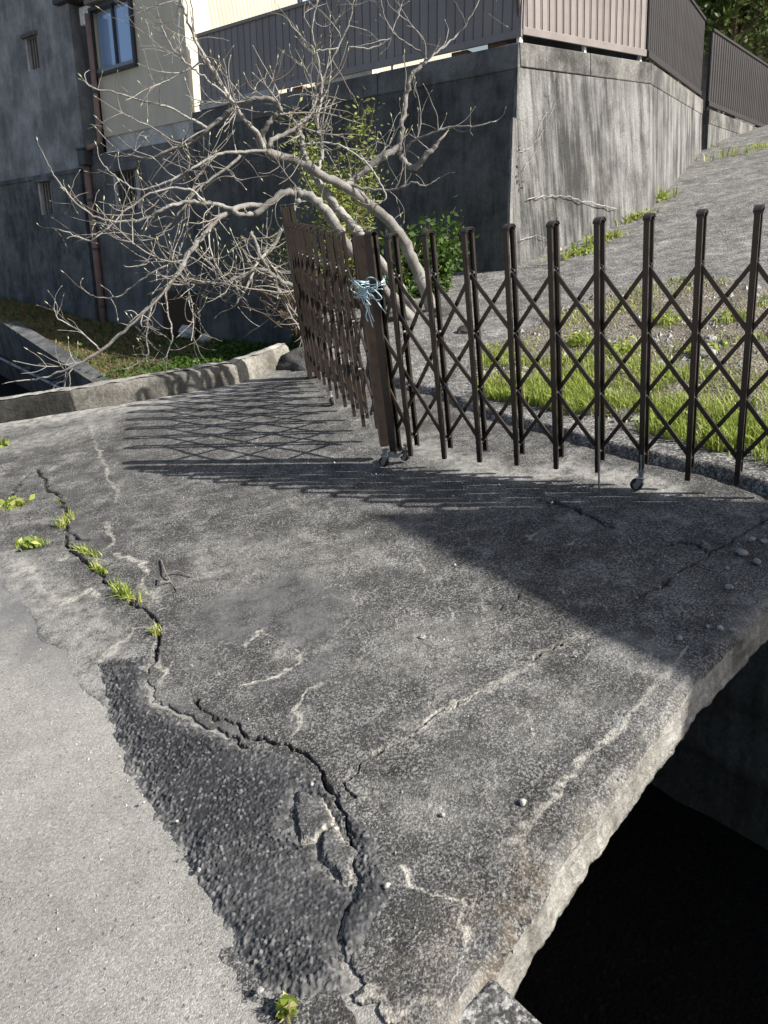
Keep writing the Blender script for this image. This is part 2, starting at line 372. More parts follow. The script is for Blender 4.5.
M['leaf'] = m_leaf('bright_shrub_leaf', (.035, .075, .015), (.10, .18, .03))
M['leaf_y'] = m_leaf('pale_willow_leaf', (.15, .19, .05), (.34, .39, .11))
M['leaf_d'] = m_leaf('dark_evergreen_leaf', (.05, .085, .022), (.17, .22, .07))
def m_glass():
    q = NT('sky_tinted_window_glass'); q.b.inputs['IOR'].default_value = 1.9
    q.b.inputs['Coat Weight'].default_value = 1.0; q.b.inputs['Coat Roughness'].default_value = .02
    return q.done((.30, .46, .72), .06, None, .0, 1.0)  # blue base colour carries the reflection of the sky
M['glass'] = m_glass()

# ------------------------------------------------------------------ the lie of the land
NEAR0 = np.array([.14, 1.0]); CD = np.array([-.596, .803]); CN = np.array([.803, .596])   # near canal wall line, its direction, across
def road_edge_x(y): return np.interp(y, [-5, .5, 1.02, 2.20, 3.31, 4.0, 4.7, 6.2], [2.2, -.08, -.393, -1.033, -1.85, -2.75, -3.9, -4.3])
CURB = np.array([(-4.6, 5.98), (-3.01, 6.17), (-1.97, 6.28), (-1.08, 6.48), (-.66, 6.98)])
EDGE = np.array([(-.05, .86), (.061, 1.001), (.126, 1.085), (.302, 1.294), (.49, 1.491), (.671, 1.667), (.853, 1.866), (1.284, 2.24), (1.9, 2.80), (3.0, 3.8)])

# cracks, joints and lime lines traced on the deck
K = [([(25, 479), (35.5, 472), (45.7, 483), (47, 491), (59, 498.5)], .010, .03),
     ([(0, 505), (12, 498), (25, 479)], .007, .02),
     ([(69, 535), (79.5, 542), (88, 544.6)], .008, .02),
     ([(59, 498), (66, 515), (68, 550), (81, 560), (98, 572), (115, 591), (142, 609.6), (154, 620), (159, 637), (154, 654), (150, 671), (149, 688), (151, 699.5), (178, 716.5), (209, 728), (229, 738.5), (243, 745)], .008, .03),
     ([(194, 701), (212, 718), (236, 727), (246, 737), (263, 738.5), (291, 749)], .005, .015),
     ([(240, 732), (267, 742), (291, 749), (311, 760.6), (321, 777.5), (338, 801), (352, 832), (357, 855), (358.5, 876), (353, 889), (341.6, 909.6), (341.6, 937), (343, 964)], .0055, .03),
     ([(343, 964), (348, 984), (357, 998), (368, 1010), (384, 1023), (400, 1040)], .013, .06),
     ([(345, 783), (358.5, 771), (375, 757), (392, 749), (409, 740)], .0035, .02),
     ([(345, 783), (348, 793), (358, 805)], .004, .02),
     ([(416, 731), (436, 717), (457, 707), (480, 697)], .0028, .012),
     ([(531, 666), (552, 652), (580, 636), (601, 631)], .003, .012),
     ([(538, 502), (570, 509), (587, 517.6), (611.7, 531.5)], .010, .025),
     ([(667.5, 549), (685, 544), (706, 552.5)], .008, .02),
     ([(500, 612), (516, 603), (517, 598)], .004, .015),
     ([(630, 605), (650, 594), (700, 562), (768, 520)], .006, .012)]
WL = [([(90, 428), (98, 450), (107, 471), (108, 481), (118.5, 493), (117, 505)], .018, .75),
      ([(108, 525), (115, 545), (104, 552)], .018, .6),
      ([(118, 557), (142, 565.6), (147, 579), (142, 589), (156, 603), (172.6, 594)], .02, .9),
      ([(247, 650), (255, 638), (264, 634)], .014, .8),
      ([(264, 634), (284, 644.5), (301, 656)], .004, .7),
      ([(301, 656), (302.6, 665), (284, 677), (260, 685), (240, 687)], .012, 1.0),
      ([(319.5, 687), (304, 700), (297.5, 714), (299, 727), (287, 746)], .014, .85),
      ([(402.5, 865.6), (412.6, 886), (433, 896), (453, 906), (463.4, 913)], .014, 1.0),
      ([(463.4, 913), (470, 930), (463.4, 950), (456.7, 970.5), (443, 997.6)], .009, 1.0),
      ([(443, 997.6), (423, 1008), (392, 1021)], .02, .8), ([(463, 912), (478, 896)], .006, .7),
      ([(375, 757), (392, 749), (409, 740), (436, 717), (457, 707), (480, 697)], .016, .75),
      ([(480, 697), (531, 666), (552, 652), (580, 636), (605, 630)], .025, .45),
      ([(645, 704), (626, 722), (604, 745), (581, 767), (566, 781), (544, 805), (517.5, 846)], .02, .75),
      ([(690, 650), (674, 666), (650, 694), (622, 725), (598, 750)], .016, .7),
      ([(321, 590), (338, 588), (355, 595), (358.5, 612), (345, 626), (325, 650)], .004, .7),
      ([(320, 600), (332, 597), (362, 609)], .003, .6),
      ([(98, 660), (120, 645), (135, 628), (150, 630)], .02, .7), ([(66, 602), (92, 590), (100, 600)], .03, .7),
      ([(60, 562), (85, 558), (105, 565)], .03, .6), ([(20, 560), (45, 590), (60, 605)], .03, .5), ([(155, 660), (165, 675), (158, 688)], .02, .7),
      ([(318, 790), (324, 800), (328, 815), (333, 826)], .009, .9), ([(300, 842), (316, 845), (324, 832)], .009, .9),
      ([(333, 826), (350, 845), (357, 868), (346, 888), (330, 882)], .008, .9),
      ([(365, 990), (380, 1003), (391, 1012)], .02, .8), ([(415, 560), (425, 575)], .008, .8), ([(236, 520), (262, 516)], .01, .6),
      ([(190, 500), (215, 496), (230, 500)], .02, .4), ([(540, 480), (580, 476), (600, 482)], .03, .5), ([(566, 548), (575, 543)], .012, .8), ([(525, 542), (540, 534)], .012, .7)]
PATCH = gl([(100, 662), (108, 705), (132, 762), (166, 822), (206, 882), (236, 942), (262, 985), (280, 992), (300, 1000), (322, 998), (345, 985), (342, 960), (366, 955), (380, 930), (398, 900), (394, 870), (385, 840), (365, 815), (347, 792), (322, 777), (310, 762), (290, 751), (262, 744), (243, 748), (210, 731), (178, 719), (151, 702), (149, 682), (153, 657), (130, 658)])
ISL = [gl([(300, 795), (322, 800), (331, 815), (330, 830), (318, 845), (298, 843), (293, 815)]), gl([(322, 838), (335, 827), (351, 848), (356, 870), (345, 887), (330, 880), (322, 860)])]
SMOOTH = [gl([(215, 600), (300, 572), (345, 592), (357, 612), (312, 662), (300, 655), (265, 634), (235, 650), (190, 640), (180, 620)]), gl([(178, 700), (194, 701), (212, 718), (236, 727), (246, 740), (229, 738), (200, 722)]),
          gl([(255, 690), (285, 680), (320, 655), (350, 640), (330, 680), (300, 697), (270, 700)]), gl([(60, 520), (82, 512), (100, 545), (70, 535)])]

# ------------------------------------------------------------------ bridge deck: one fine relief sheet with its own broken side
NU, NV = 640, 1000
def deck():
    yy = .80*(7.35/.80)**np.linspace(0, 1, NV)
    xl = road_edge_x(yy)-.16
    cx = np.interp(yy, [5.98, 6.17, 6.28, 6.48, 6.98, 7.35], [-4.6, -3.01, -1.97, -1.08, -.66, -.5])-.03
    xl = np.where(yy > 5.98, np.maximum(xl, cx), xl)
    xr = np.interp(yy, EDGE[:, 1], EDGE[:, 0]); xr = np.where(yy > 3.8, 3.0, xr)
    xr = np.where(yy < .86, -.05+(yy-.86)*.8, xr)
    wob = (fbm(yy*9, yy*0+3.3, 5, 6)-.5)*.035+(fbm(yy*70, yy*0+1.3, 9, 3)-.5)*.006
    xr = xr+wob
    u = np.linspace(0, 1, NU)
    X = xl[:, None]+(xr-xl)[:, None]*u[None, :]; Y = np.repeat(yy[:, None], NU, 1)
    x = X.ravel(); y = Y.ravel(); N = len(x)
    wx = x+(fbm(x*22, y*22, 3, 5)-.5)*.055; wy = y+(fbm(x*22+40, y*22, 4, 5)-.5)*.055       # worn, wandering lines
    z = .012+(fbm(x*1.3, y*1.3, 21, 4)-.5)*.02+(fbm(x*9, y*9, 22, 4)-.5)*.006+(fbm(x*60, y*60, 23, 3)-.5)*.003
    soil = np.zeros(N); lime = np.zeros(N); smooth = np.zeros(N); dust = np.zeros(N); tint = np.zeros(N)
    for pl, wd, dp in K:
        d, t = dseg(wx, wy, gl(pl)); ww = wd*(.45+1.1*vnoise(x*25, y*25, 31))
        g = 1-sst(ww*.25, ww*1.25, d); z -= dp*g; soil = np.maximum(soil, g*.95)
        soil = np.maximum(soil, .35*(1-sst(0, wd*5, d))*vnoise(x*30, y*30, 6))
    for pl, wd, a in WL:
        d, t = dseg(wx, wy, gl(pl)); ww = wd*(.1+1.5*fbm(x*14, y*14, 37, 4)**1.5)
        lime = np.maximum(lime, a*(1-sst(ww*.3, ww*1.15, d)))
    lime *= .6+.4*sst(.36, .56, fbm(x*8, y*8, 39, 4))
    for pg in SMOOTH: smooth = np.maximum(smooth, sst(-.05, .07, sdpoly(wx, wy, pg)+(fbm(x*9, y*9, 58, 4)-.5)*.10))
    # long scratchy pale bands along the canal edge and old joint
    ed = np.interp(y, EDGE[:, 1], EDGE[:, 0])-x
    dust = np.maximum(dust, .55*sst(.16, .0, ed)*sst(.3, .6, fbm(x*5, y*5, 51)))
    tint = np.maximum(tint, .4*sst(.34, .02, ed)*sst(1.75, 1.1, y))
    cd_, _ = dseg(x, y, CURB); dust = np.maximum(dust, .95*sst(.55, .05, cd_)*sst(-.5, -1.2, x))
    dg, _ = dseg(wx, wy, gl([(470, 470), (520, 478), (570, 470), (620, 480), (660, 492)])); dust = np.maximum(dust, .7*sst(.16, .03, dg))
    dg, _ = dseg(wx, wy, gl([(395, 440), (430, 452), (500, 475)])); dust = np.maximum(dust, .6*sst(.2, .03, dg))
    dg, _ = dseg(wx, wy, gl([(0, 560), (40, 590), (90, 640), (110, 690)])); dust = np.maximum(dust, .6*sst(.2, .05, dg))
    dg, _ = dseg(wx, wy, gl([(0, 450), (40, 440), (90, 430)])); dust = np.maximum(dust, .5*sst(.3, .05, dg))
    for px, py, r in [(150, 700, .12), (430, 640, .25), (560, 720, .2), (460, 800, .15), (350, 560, .25), (250, 560, .3), (640, 655, .12), (200, 660, .1)]:
        c = G((px, py)); dust = np.maximum(dust, .3*sst(r*1.5, .1*r, np.hypot(x-c[0], y-c[1])+(fbm(x*6, y*6, 53, 5)-.5)*r*2.5))
    # towards the road the deck dives under the asphalt along a ragged line
    re = x-road_edge_x(y)+(fbm(x*7, y*7, 61, 5)-.5)*.10
    z -= .05*sst(.0, -.14, re)+.014*sst(.6, .05, re)
    # rounded, chipped arris on the canal side
    a = np.clip(ed+wob.repeat(NU), 0, 1); z -= .022*np.clip(1-a/.045, 0, 1)**1.6*(.5+fbm(x*18, y*18, 71))
    ip = sdpoly(x, y, PATCH); z = z-.005*sst(.0, .06, ip+(fbm(x*15, y*15, 77)-.5)*.05)
    for pg in ISL: sdv = sdpoly(wx, wy, pg); z += .017*sst(-.006, .014, sdv); smooth = np.maximum(smooth, .5*sst(0, .02, sdv))
    V = np.c_[x, y, z]
    idx = np.arange(N).reshape(NV, NU)
    F = np.stack([idx[:-1, :-1], idx[:-1, 1:], idx[1:, 1:], idx[1:, :-1]], -1).reshape(-1, 4)
    me = mesh_np('bridge_deck', V, F, True)
    for nm, ar in (('soil', soil), ('lime', lime), ('smooth_area', smooth), ('dust', dust), ('tint', tint)):
        at = me.attributes.new(nm, 'FLOAT', 'POINT'); at.data.foreach_set('value', ar.astype(np.float32))
    o = structure('bridge_deck', me, M['slab'])
    # side face of the deck (rough, flaking, a little proud at the bottom)
    e = V.reshape(NV, NU, 3)[:, -1, :]; nrm = np.array([.732, -.681]); rows = []
    L = 14
    for k in range(L+1):
        t = k/L; s = np.arange(NV)*.0+e[:, 1]*1.4
        off = .0+.012*t**1.3+(fbm(s*9, np.full(NV, k*.9), 81, 4)-.5)*.014*min(1, 3*t)+(vnoise(s*40, np.full(NV, k*2.0), 82)-.5)*.005*t
        dep = -.105*t-(.05*(fbm(s*6, s*0, 83, 4)-.5) if k == L else 0)
        rows.append(np.c_[e[:, 0]+nrm[0]*off, e[:, 1]+nrm[1]*off, e[:, 2]+dep])
    rows.append(np.c_[e[:, 0]-.45*nrm[0], e[:, 1]-.45*nrm[1], e[:, 2]*0-.19])
    VV = np.concatenate(rows); ii = np.arange(len(VV)).reshape(len(rows), NV)
    FF = np.stack([ii[:-1, :-1], ii[1:, :-1], ii[1:, 1:], ii[:-1, 1:]], -1).reshape(-1, 4)
    link('deck_side', mesh_np('deck_side', VV, FF, True), M['slab_side'], o)
    # underside
    mb = MB(); pts = [(-4.6, 5.98), (-1.0, 6.6), (2.8, 6.6), (2.8, 4.1), (.6, 2.0), (-.2, 1.2), (-.5, 1.3)]
    mb.add([(p[0], p[1], -.195) for p in pts], [tuple(range(len(pts)-1, -1, -1))]); link('deck_underside', mb.mesh('deck_underside'), M['canal'], o)
    return o
deck()

def road():
    rows = np.r_[np.linspace(-30, -.5, 25), np.linspace(0, 5, 260), np.linspace(5.2, 60, 50)]
    u = np.r_[np.linspace(0, .8, 20), np.linspace(.81, 1, 220)]
    near_x = NEAR0[0]+(rows-NEAR0[1])*CD[0]/CD[1]-.02
    near_x = np.where(rows > 6.4, near_x, np.where(rows < 1.0, near_x, np.maximum(near_x-.0, road_edge_x(rows)+.05)))
    X = -60+(near_x[:, None]+60)*(u[None, :]**.35 if False else (1-(1-u[None, :])**2.2)); Y = np.repeat(rows[:, None], len(u), 1)
    x = X.ravel(); y = Y.ravel()
    z = -.004+(fbm(x*.8, y*.8, 91, 4)-.5)*.006+(fbm(x*8, y*8, 92, 3)-.5)*.003
    re = road_edge_x(y)-x
    wet = sst(.55, .02, re+(fbm(x*3, y*3, 93)-.5)*.35)*sst(1.9, 2.9, y)*.9
    ii = np.arange(len(x)).reshape(len(rows), len(u))
    me = mesh_np('road', np.c_[x, y, z], np.stack([ii[:-1, :-1], ii[:-1, 1:], ii[1:, 1:], ii[1:, :-1]], -1).reshape(-1, 4), True)
    at = me.attributes.new('dark_edge', 'FLOAT', 'POINT'); at.data.foreach_set('value', wet.astype(np.float32))
    structure('road', me, M['road'])
road()

def patch():
    lo = PATCH.min(0)-.06; hi = PATCH.max(0)+.06; st = .0028
    gx = np.arange(lo[0], hi[0], st); gy = np.arange(lo[1], hi[1], st)
    X, Y = np.meshgrid(gx, gy); x = X.ravel(); y = Y.ravel()
    wx = x+(fbm(x*16, y*16, 101, 4)-.5)*.05; wy = y+(fbm(x*16+9, y*16, 102, 4)-.5)*.05
    sdv = sdpoly(wx, wy, PATCH)
    for pg in ISL: sdv = np.minimum(sdv, -sdpoly(wx, wy, pg)+.004)
    f1, f2, cid = cell(x*105+(fbm(x*40, y*40, 7)-.5)*.9, y*105+(fbm(x*40+3, y*40, 8)-.5)*.9, 103); g1, g2, cid2 = cell(x*190, y*190, 104)
    st_h = np.clip(1-(f1/.62)**2, 0, 1)**.6*(.2+.8*cid)*.0075+np.clip(1-(g1/.6)**2, 0, 1)*.003
    ragged = sst(-.035, .06, sdv+(cid-.5)*.012)
    wear = .6+.4*sst(.35, .6, fbm(x*6, y*6, 109, 4)); st_h = st_h*wear+np.clip(cid2-.8, 0, 1)*.012*np.clip(1-(g1/.6)**2, 0, 1)
    z = -.009+.021*ragged+st_h*(.12+.88*ragged)+(fbm(x*4, y*4, 105, 4)-.5)*.018*ragged
    d, _ = dseg(wx, wy, gl(K[5][0])); z -= .03*(1-sst(.003, .010, d)); d, _ = dseg(wx, wy, gl(K[3][0])); z -= .03*(1-sst(.004, .012, d))
    keep = sdv > -.045
    ii = np.arange(len(x)).reshape(len(gy), len(gx))
    F = np.stack([ii[:-1, :-1], ii[:-1, 1:], ii[1:, 1:], ii[1:, :-1]], -1).reshape(-1, 4)
    F = F[keep[F].all(1)]; used = np.unique(F); re = np.full(len(x), -1); re[used] = np.arange(len(used))
    me = mesh_np('asphalt_patch', np.c_[x, y, z][used], re[F], True)
    dust = np.maximum(sst(.06, -.01, sdv)*.95, .35*sst(.5, .7, fbm(x*5, y*5, 110, 4)))
    at = me.attributes.new('stone', 'FLOAT', 'POINT'); at.data.foreach_set('value', cid[used].astype(np.float32))
    at = me.attributes.new('dust', 'FLOAT', 'POINT'); at.data.foreach_set('value', dust[used].astype(np.float32))
    structure('asphalt_patch', me, M['patch'])
patch()

# canal bed and the wide ground
def sheet(name, pts, mat):
    mb = MB(); mb.add(pts, [tuple(range(len(pts)))]); return structure(name, mb.mesh(name), mat)
sheet('ground', [(-400, -400, -1.8), (400, -400, -1.8), (400, 400, -1.8), (-400, 400, -1.8)], M['ground'])
a0 = NEAR0-CD*12; a1 = NEAR0+CD*45
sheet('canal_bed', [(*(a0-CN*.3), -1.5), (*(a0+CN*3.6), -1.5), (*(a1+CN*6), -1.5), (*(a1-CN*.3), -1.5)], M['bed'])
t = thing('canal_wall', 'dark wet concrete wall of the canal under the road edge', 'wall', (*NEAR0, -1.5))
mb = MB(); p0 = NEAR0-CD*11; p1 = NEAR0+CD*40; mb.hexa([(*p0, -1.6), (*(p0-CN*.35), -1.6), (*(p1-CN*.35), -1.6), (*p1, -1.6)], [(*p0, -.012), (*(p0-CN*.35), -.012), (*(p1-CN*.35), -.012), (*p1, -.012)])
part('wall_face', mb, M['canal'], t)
mb = MB(); mb.hexa([(*(p0+CN*.004), -.16), (*(p0-CN*.35), -.16), (*(NEAR0+CD*.07-CN*.35), -.16), (*(NEAR0+CD*.07+CN*.004), -.16)], [(*(p0+CN*.004), .004), (*(p0-CN*.35), .004), (*(NEAR0+CD*.07-CN*.35), .002), (*(NEAR0+CD*.07+CN*.004), .002)]); part('coping', mb, M['ramp'], t, .012)
FAR0 = np.array([1.42, 2.62])
t = thing('canal_wall', 'black shaded canal wall below the right edge of the deck', 'wall', (*FAR0, -1.5))
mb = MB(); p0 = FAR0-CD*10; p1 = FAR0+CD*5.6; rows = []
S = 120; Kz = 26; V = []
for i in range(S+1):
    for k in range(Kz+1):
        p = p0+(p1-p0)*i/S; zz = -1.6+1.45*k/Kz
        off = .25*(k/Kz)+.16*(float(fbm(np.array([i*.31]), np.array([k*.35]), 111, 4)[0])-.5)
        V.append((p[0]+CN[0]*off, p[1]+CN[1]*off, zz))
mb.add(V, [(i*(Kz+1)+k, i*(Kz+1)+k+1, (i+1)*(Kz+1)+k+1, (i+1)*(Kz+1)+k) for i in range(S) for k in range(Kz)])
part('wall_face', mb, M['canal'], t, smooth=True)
pc = FAR0-CD*.55; mb = MB(); mb.hexa([(*(p0+CN*.16), -.32), (*(p0+CN*1.2), -.32), (*(pc+CN*1.2), -.32), (*(pc+CN*.16), -.32)], [(*(p0+CN*.16), .03), (*(p0+CN*1.2), .03), (*(pc+CN*1.2), .03), (*(pc+CN*.16), .03)]); part('coping', mb, M['slab_side'], t, .015)

# ------------------------------------------------------------------ house side frame: wall plane leaning back along the canal
ATOP = np.array([2.19, 10.0, 2.636]); _az = math.radians(-51); FU = np.array([math.sin(_az), math.cos(_az), 0]); FN = np.array([-FU[1], FU[0], 0])
if FN @ (CAM-ATOP) < 0: FN = -FN
FV = np.array([0, 0, 1.0])-FN*.18; FV /= np.linalg.norm(FV); FW = np.cross(FU, FV)
if FW @ (CAM-ATOP) < 0: FW = -FW
def fp(s, t, w=0): return ATOP+FU*s+FV*t+FW*w
def FP(p, w=0.0):
    d = D(p); o = ATOP+FW*w; k = ((o-CAM)@FW)/(d@FW); q = CAM+d*k-ATOP; return q@FU, q@FV
def fbox(mb, s0, s1, t0, t1, w0, w1):
    return mb.hexa([fp(s0, t0, w1), fp(s1, t0, w1), fp(s1, t0, w0), fp(s0, t0, w0)], [fp(s0, t1, w1), fp(s1, t1, w1), fp(s1, t1, w0), fp(s0, t1, w0)])

# far terrain: ramp, grass strip ground, bank
STEP = np.vstack([[(-.45, 6.9)], gl([(430, 398), (500, 425), (570, 443), (640, 462), (700, 478), (768, 500)]), [(2.3, 2.0), (3.2, .6)]])
def ramp_z(x, y):
    pl = -.609+.0774*x+.0718*y
    return .055+.5*((pl-.05)+np.sqrt((pl-.05)**2+.01))-np.clip(y-17, 0, 99)*.085
def ramp():
    ys = np.r_[np.linspace(.4, 8, 300), np.linspace(8.06, 30, 260)]; us = np.linspace(0, 1, 330)**1.5
    sx = np.interp(ys, STEP[::-1, 1], STEP[::-1, 0]); sx = np.where(ys > 6.9, -.45-(ys-6.9)*.12, sx)
    jag = (fbm(ys*9, ys*0, 121, 5)-.5)*.10
    X = (sx+jag)[:, None]+(24-sx)[:, None]*us[None, :]; Y = np.repeat(ys[:, None], len(us), 1); x = X.ravel(); y = Y.ravel()
    z = ramp_z(x, y)+(fbm(x*2, y*2, 122, 4)-.5)*.012+(fbm(x*14, y*14, 123, 4)-.5)*.008
    z -= .07*np.clip(1-(X-(sx+jag)[:, None])/.05, 0, 1).ravel()**1.5
    ii = np.arange(len(x)).reshape(X.shape)
    F = np.stack([ii[:-1, :-1], ii[:-1, 1:], ii[1:, 1:], ii[1:, :-1]], -1).reshape(-1, 4)
    o = structure('concrete_ramp', mesh_np('concrete_ramp', np.c_[x, y, z], F, True), M['ramp'])
    e = np.c_[x, y, z].reshape(*X.shape, 3)[:, 0, :]; lowr = e.copy(); lowr[:, 2] = -.08; lowr[:, 0] -= .03
    mid = (e+lowr)/2; mid[:, 0] -= .02+.03*vnoise(ys*30, ys*0, 5)
    VV = np.concatenate([e, mid, lowr]); jj = np.arange(len(VV)).reshape(3, -1)
    link('ramp_edge', mesh_np('ramp_edge', VV, np.stack([jj[:-1, :-1], jj[:-1, 1:], jj[1:, 1:], jj[1:, :-1]], -1).reshape(-1, 4), True), M['mound'], o)
ramp()
GR_LO = gl([(478, 398), (540, 408), (600, 424), (680, 444), (768, 466), (800, 478)], .06); GR_UP = gl([(485, 352), (540, 366), (600, 360), (680, 375), (768, 385), (800, 388)], .06)
GRAVEL = np.vstack([gl([(478, 395), (540, 405), (600, 420), (680, 440), (768, 462), (830, 480)], .06), gl([(900, 330), (768, 295), (690, 290), (600, 300), (540, 318), (480, 350)], .1)])
def soil_strip():
    lo = GRAVEL.min(0)-.05; hi = GRAVEL.max(0)+.05; st = .035
    X, Y = np.meshgrid(np.arange(lo[0], hi[0], st), np.arange(lo[1], hi[1], st)); x = X.ravel(); y = Y.ravel()
    wx = x+(fbm(x*4, y*4, 131, 4)-.5)*.3; wy = y+(fbm(x*4+7, y*4, 132, 4)-.5)*.3; s = sdpoly(wx, wy, GRAVEL)
    z = ramp_z(x, y)-.03+.055*sst(-.05, .15, s)+(fbm(x*7, y*7, 133, 4)-.5)*.06
    ii = np.arange(len(x)).reshape(X.shape); F = np.stack([ii[:-1, :-1], ii[:-1, 1:], ii[1:, 1:], ii[1:, :-1]], -1).reshape(-1, 4); F = F[(s > -.12)[F].all(1)]
    structure('soil_strip', mesh_np('soil_strip', np.c_[x, y, z], F, True), M['soil'])
soil_strip()
_e1 = G((108, 393), -.78)[:2]; _e2 = G((0, 322), -.27)[:2]
BE = np.array([tuple(_e1+(_e1-_e2)*.45), tuple(_e1+(_e1-_e2)*.3), tuple(_e1), tuple(_e2), tuple(_e2+(_e2-_e1)*1.2)])
def bank_z(x, y):
    sb = (x-ATOP[0])*FU[0]+(y-ATOP[1])*FU[1]; zb_ = np.interp(sb, [3.65, 4.7, 6.7, 8.6, 9.75, 11.95, 16], [-.80, -.77, -.66, -.47, -.28, -.03, .3])
    return zb_+(.05-zb_)*sst(-.95, -.25, x+(y-7.2)*.05)+.03*(fbm(x*2, y*2, 141)-.5)
def bank():
    ys = np.linspace(6.75, 27, 260); u = np.linspace(0, 1, 90)
    xe = np.interp(ys, BE[:, 1], BE[:, 0]); xe = np.where(ys < 7.4, np.maximum(xe, -1.9), xe)
    b = fp(0, -3.3); xw = b[0]+(ys-b[1])*FU[0]/FU[1]+.35; xw = np.where(xw > 1.8, 1.8, xw); xw = np.maximum(xw, xe+.05)
    X = xe[:, None]+(xw-xe)[:, None]*u[None, :]; Y = np.repeat(ys[:, None], 90, 1); x = X.ravel(); y = Y.ravel()
    z = bank_z(x, y)+(fbm(x*9, y*9, 142, 4)-.5)*.05
    rz = ramp_z(x, y)-.02; z = np.where(x > -.3, np.minimum(z, rz), z)
    ii = np.arange(len(x)).reshape(X.shape); F = np.stack([ii[:-1, :-1], ii[:-1, 1:], ii[1:, 1:], ii[1:, :-1]], -1).reshape(-1, 4)
    structure('grass_bank', mesh_np('grass_bank', np.c_[x, y, z], F, True), M['bank'])
bank()
t = thing('canal_wall', 'grey concrete canal wall below the grassy bank beside the houses', 'wall', (*BE[2], -1.5))
mb = MB()
for a, b in zip(BE[1:-1], BE[2:]):
    v = (b-a)/np.linalg.norm(b-a); nq = np.array([v[1], -v[0]])*.25
    mb.hexa([(*a, -1.7), (*(a+nq), -1.7), (*(b+nq), -1.7), (*b, -1.7)], [(*a, float(bank_z(*a))+.0), (*(a+nq), float(bank_z(*a))), (*(b+nq), float(bank_z(*b))), (*b, float(bank_z(*b)))])
part('wall_face', mb, M['plaster_low'], t)
t = thing('canal_pipe', 'thin grey pipe running low along the canal wall below the bank', 'pipe', (*BE[2], -1.1))
mb = MB(); nb = np.array([-.87, -.48]); mb.tube([(*(BE[1]+nb*.1), -1.0), (*(BE[2]+nb*.1), -1.0), (*(BE[3]+nb*.1), -1.0), (*(BE[4]+nb*.1), -1.0)], .035, 8); part('pipe_run', mb, M['frame_light'], t, smooth=True)
for k in np.linspace(.05, .95, 9):
    p = BE[1]+(BE[2]-BE[1])*k if k < .3 else BE[2]+(BE[3]-BE[2])*(k-.3)/.7
    mb = MB(); mb.tube([(*(p+nb*-.02), -1.0), (*(p+nb*.14), -1.0)], .045, 6); part('pipe_clip', mb, M['frame_light'], t)

# ------------------------------------------------------------------ curb across the far side of the deck
def curb():
    t = thing('curb', 'low weathered concrete curb along the far side of the deck', 'curb', (-1.9, 6.3, 0))
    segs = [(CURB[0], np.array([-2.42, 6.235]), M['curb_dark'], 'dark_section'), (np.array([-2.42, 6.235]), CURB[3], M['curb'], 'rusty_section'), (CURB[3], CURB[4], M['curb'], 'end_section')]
    for a, b, m, nm in segs:
        n = max(8, int(np.linalg.norm(b-a)/.03)); v = (b-a)/np.linalg.norm(b-a); q = np.array([-v[1], v[0]])
        prof = [(0, -.03), (0, .06), (.004, .12), (.012, .165), (.04, .188), (.08, .194), (.12, .19), (.145, .17), (.15, -.9)]
        V = []
        for i in range(n+1):
            p = a+(b-a)*i/n
            for (o, h) in prof:
                j = (float(vnoise(np.array([p[0]*12+h*30]), np.array([p[1]*12+o*40]), 151)[0])-.5)
                V.append((p[0]+q[0]*(o+j*.022), p[1]+q[1]*(o+j*.022), h+j*.022*(h > .1)))
        k = len(prof); F = [(i*k+j, (i+1)*k+j, (i+1)*k+j+1, i*k+j+1) for i in range(n) for j in range(k-1)]
        F += [tuple(range(k)), tuple(n*k+j for j in range(k-1, -1, -1))]
        mbq = MB(); mbq.add(V, F); part(nm, mbq, m, t, smooth=True)
        mbq = MB(); V = []                                     # lighter skin along the top
        for i in range(n+1):
            p = a+(b-a)*i/n
            for o in (.035, .06, .085, .11, .135):
                j = (float(vnoise(np.array([p[0]*12+5]), np.array([p[1]*12+o*40]), 151)[0])-.5)
                V.append((p[0]+q[0]*o, p[1]+q[1]*o, .199+j*.02-.01*(o > .13)-.006*(o < .04)))
        mbq.add(V, [(i*5+j, (i+1)*5+j, (i+1)*5+j+1, i*5+j+1) for i in range(n) for j in range(4)]); part('pale_top', mbq, M['curb_top'], t, smooth=True)
curb()
def rock(r, seed, sq=(1, 1, .7), nlat=7, nlon=11):
    V = [(0, 0, r*sq[2])]; F = []
    for i in range(1, nlat):
        th = math.pi*i/nlat
        for k in range(nlon):
            a = 2*math.pi*k/nlon
            d = 1+.35*(float(vnoise(np.array([3*math.cos(a)*math.sin(th)+seed]), np.array([3*math.sin(a)*math.sin(th)+3*math.cos(th)]), seed)[0])-.5)*1.6
            V.append((r*d*math.sin(th)*math.cos(a)*sq[0], r*d*math.sin(th)*math.sin(a)*sq[1], r*d*math.cos(th)*sq[2]))
    V.append((0, 0, -r*sq[2])); e = len(V)-1
    for k in range(nlon): F.append((0, 1+k, 1+(k+1) % nlon)); F.append((e, e-nlon+(k+1) % nlon, e-nlon+k))
    for i in range(nlat-2):
        for k in range(nlon): F.append((1+i*nlon+k, 1+(i+1)*nlon+k, 1+(i+1)*nlon+(k+1) % nlon, 1+i*nlon+(k+1) % nlon))
    return mesh_np('rock', V, F, seed % 2 == 0)
p = G((305, 366)); o = link('concrete_lump', rock(.24, 12, (1.2, .9, .55), 14, 22), M['mound'], loc=(p[0]+.05, p[1], .03)); tag(o, 'dark rounded concrete lump at the end of the curb', 'lump')

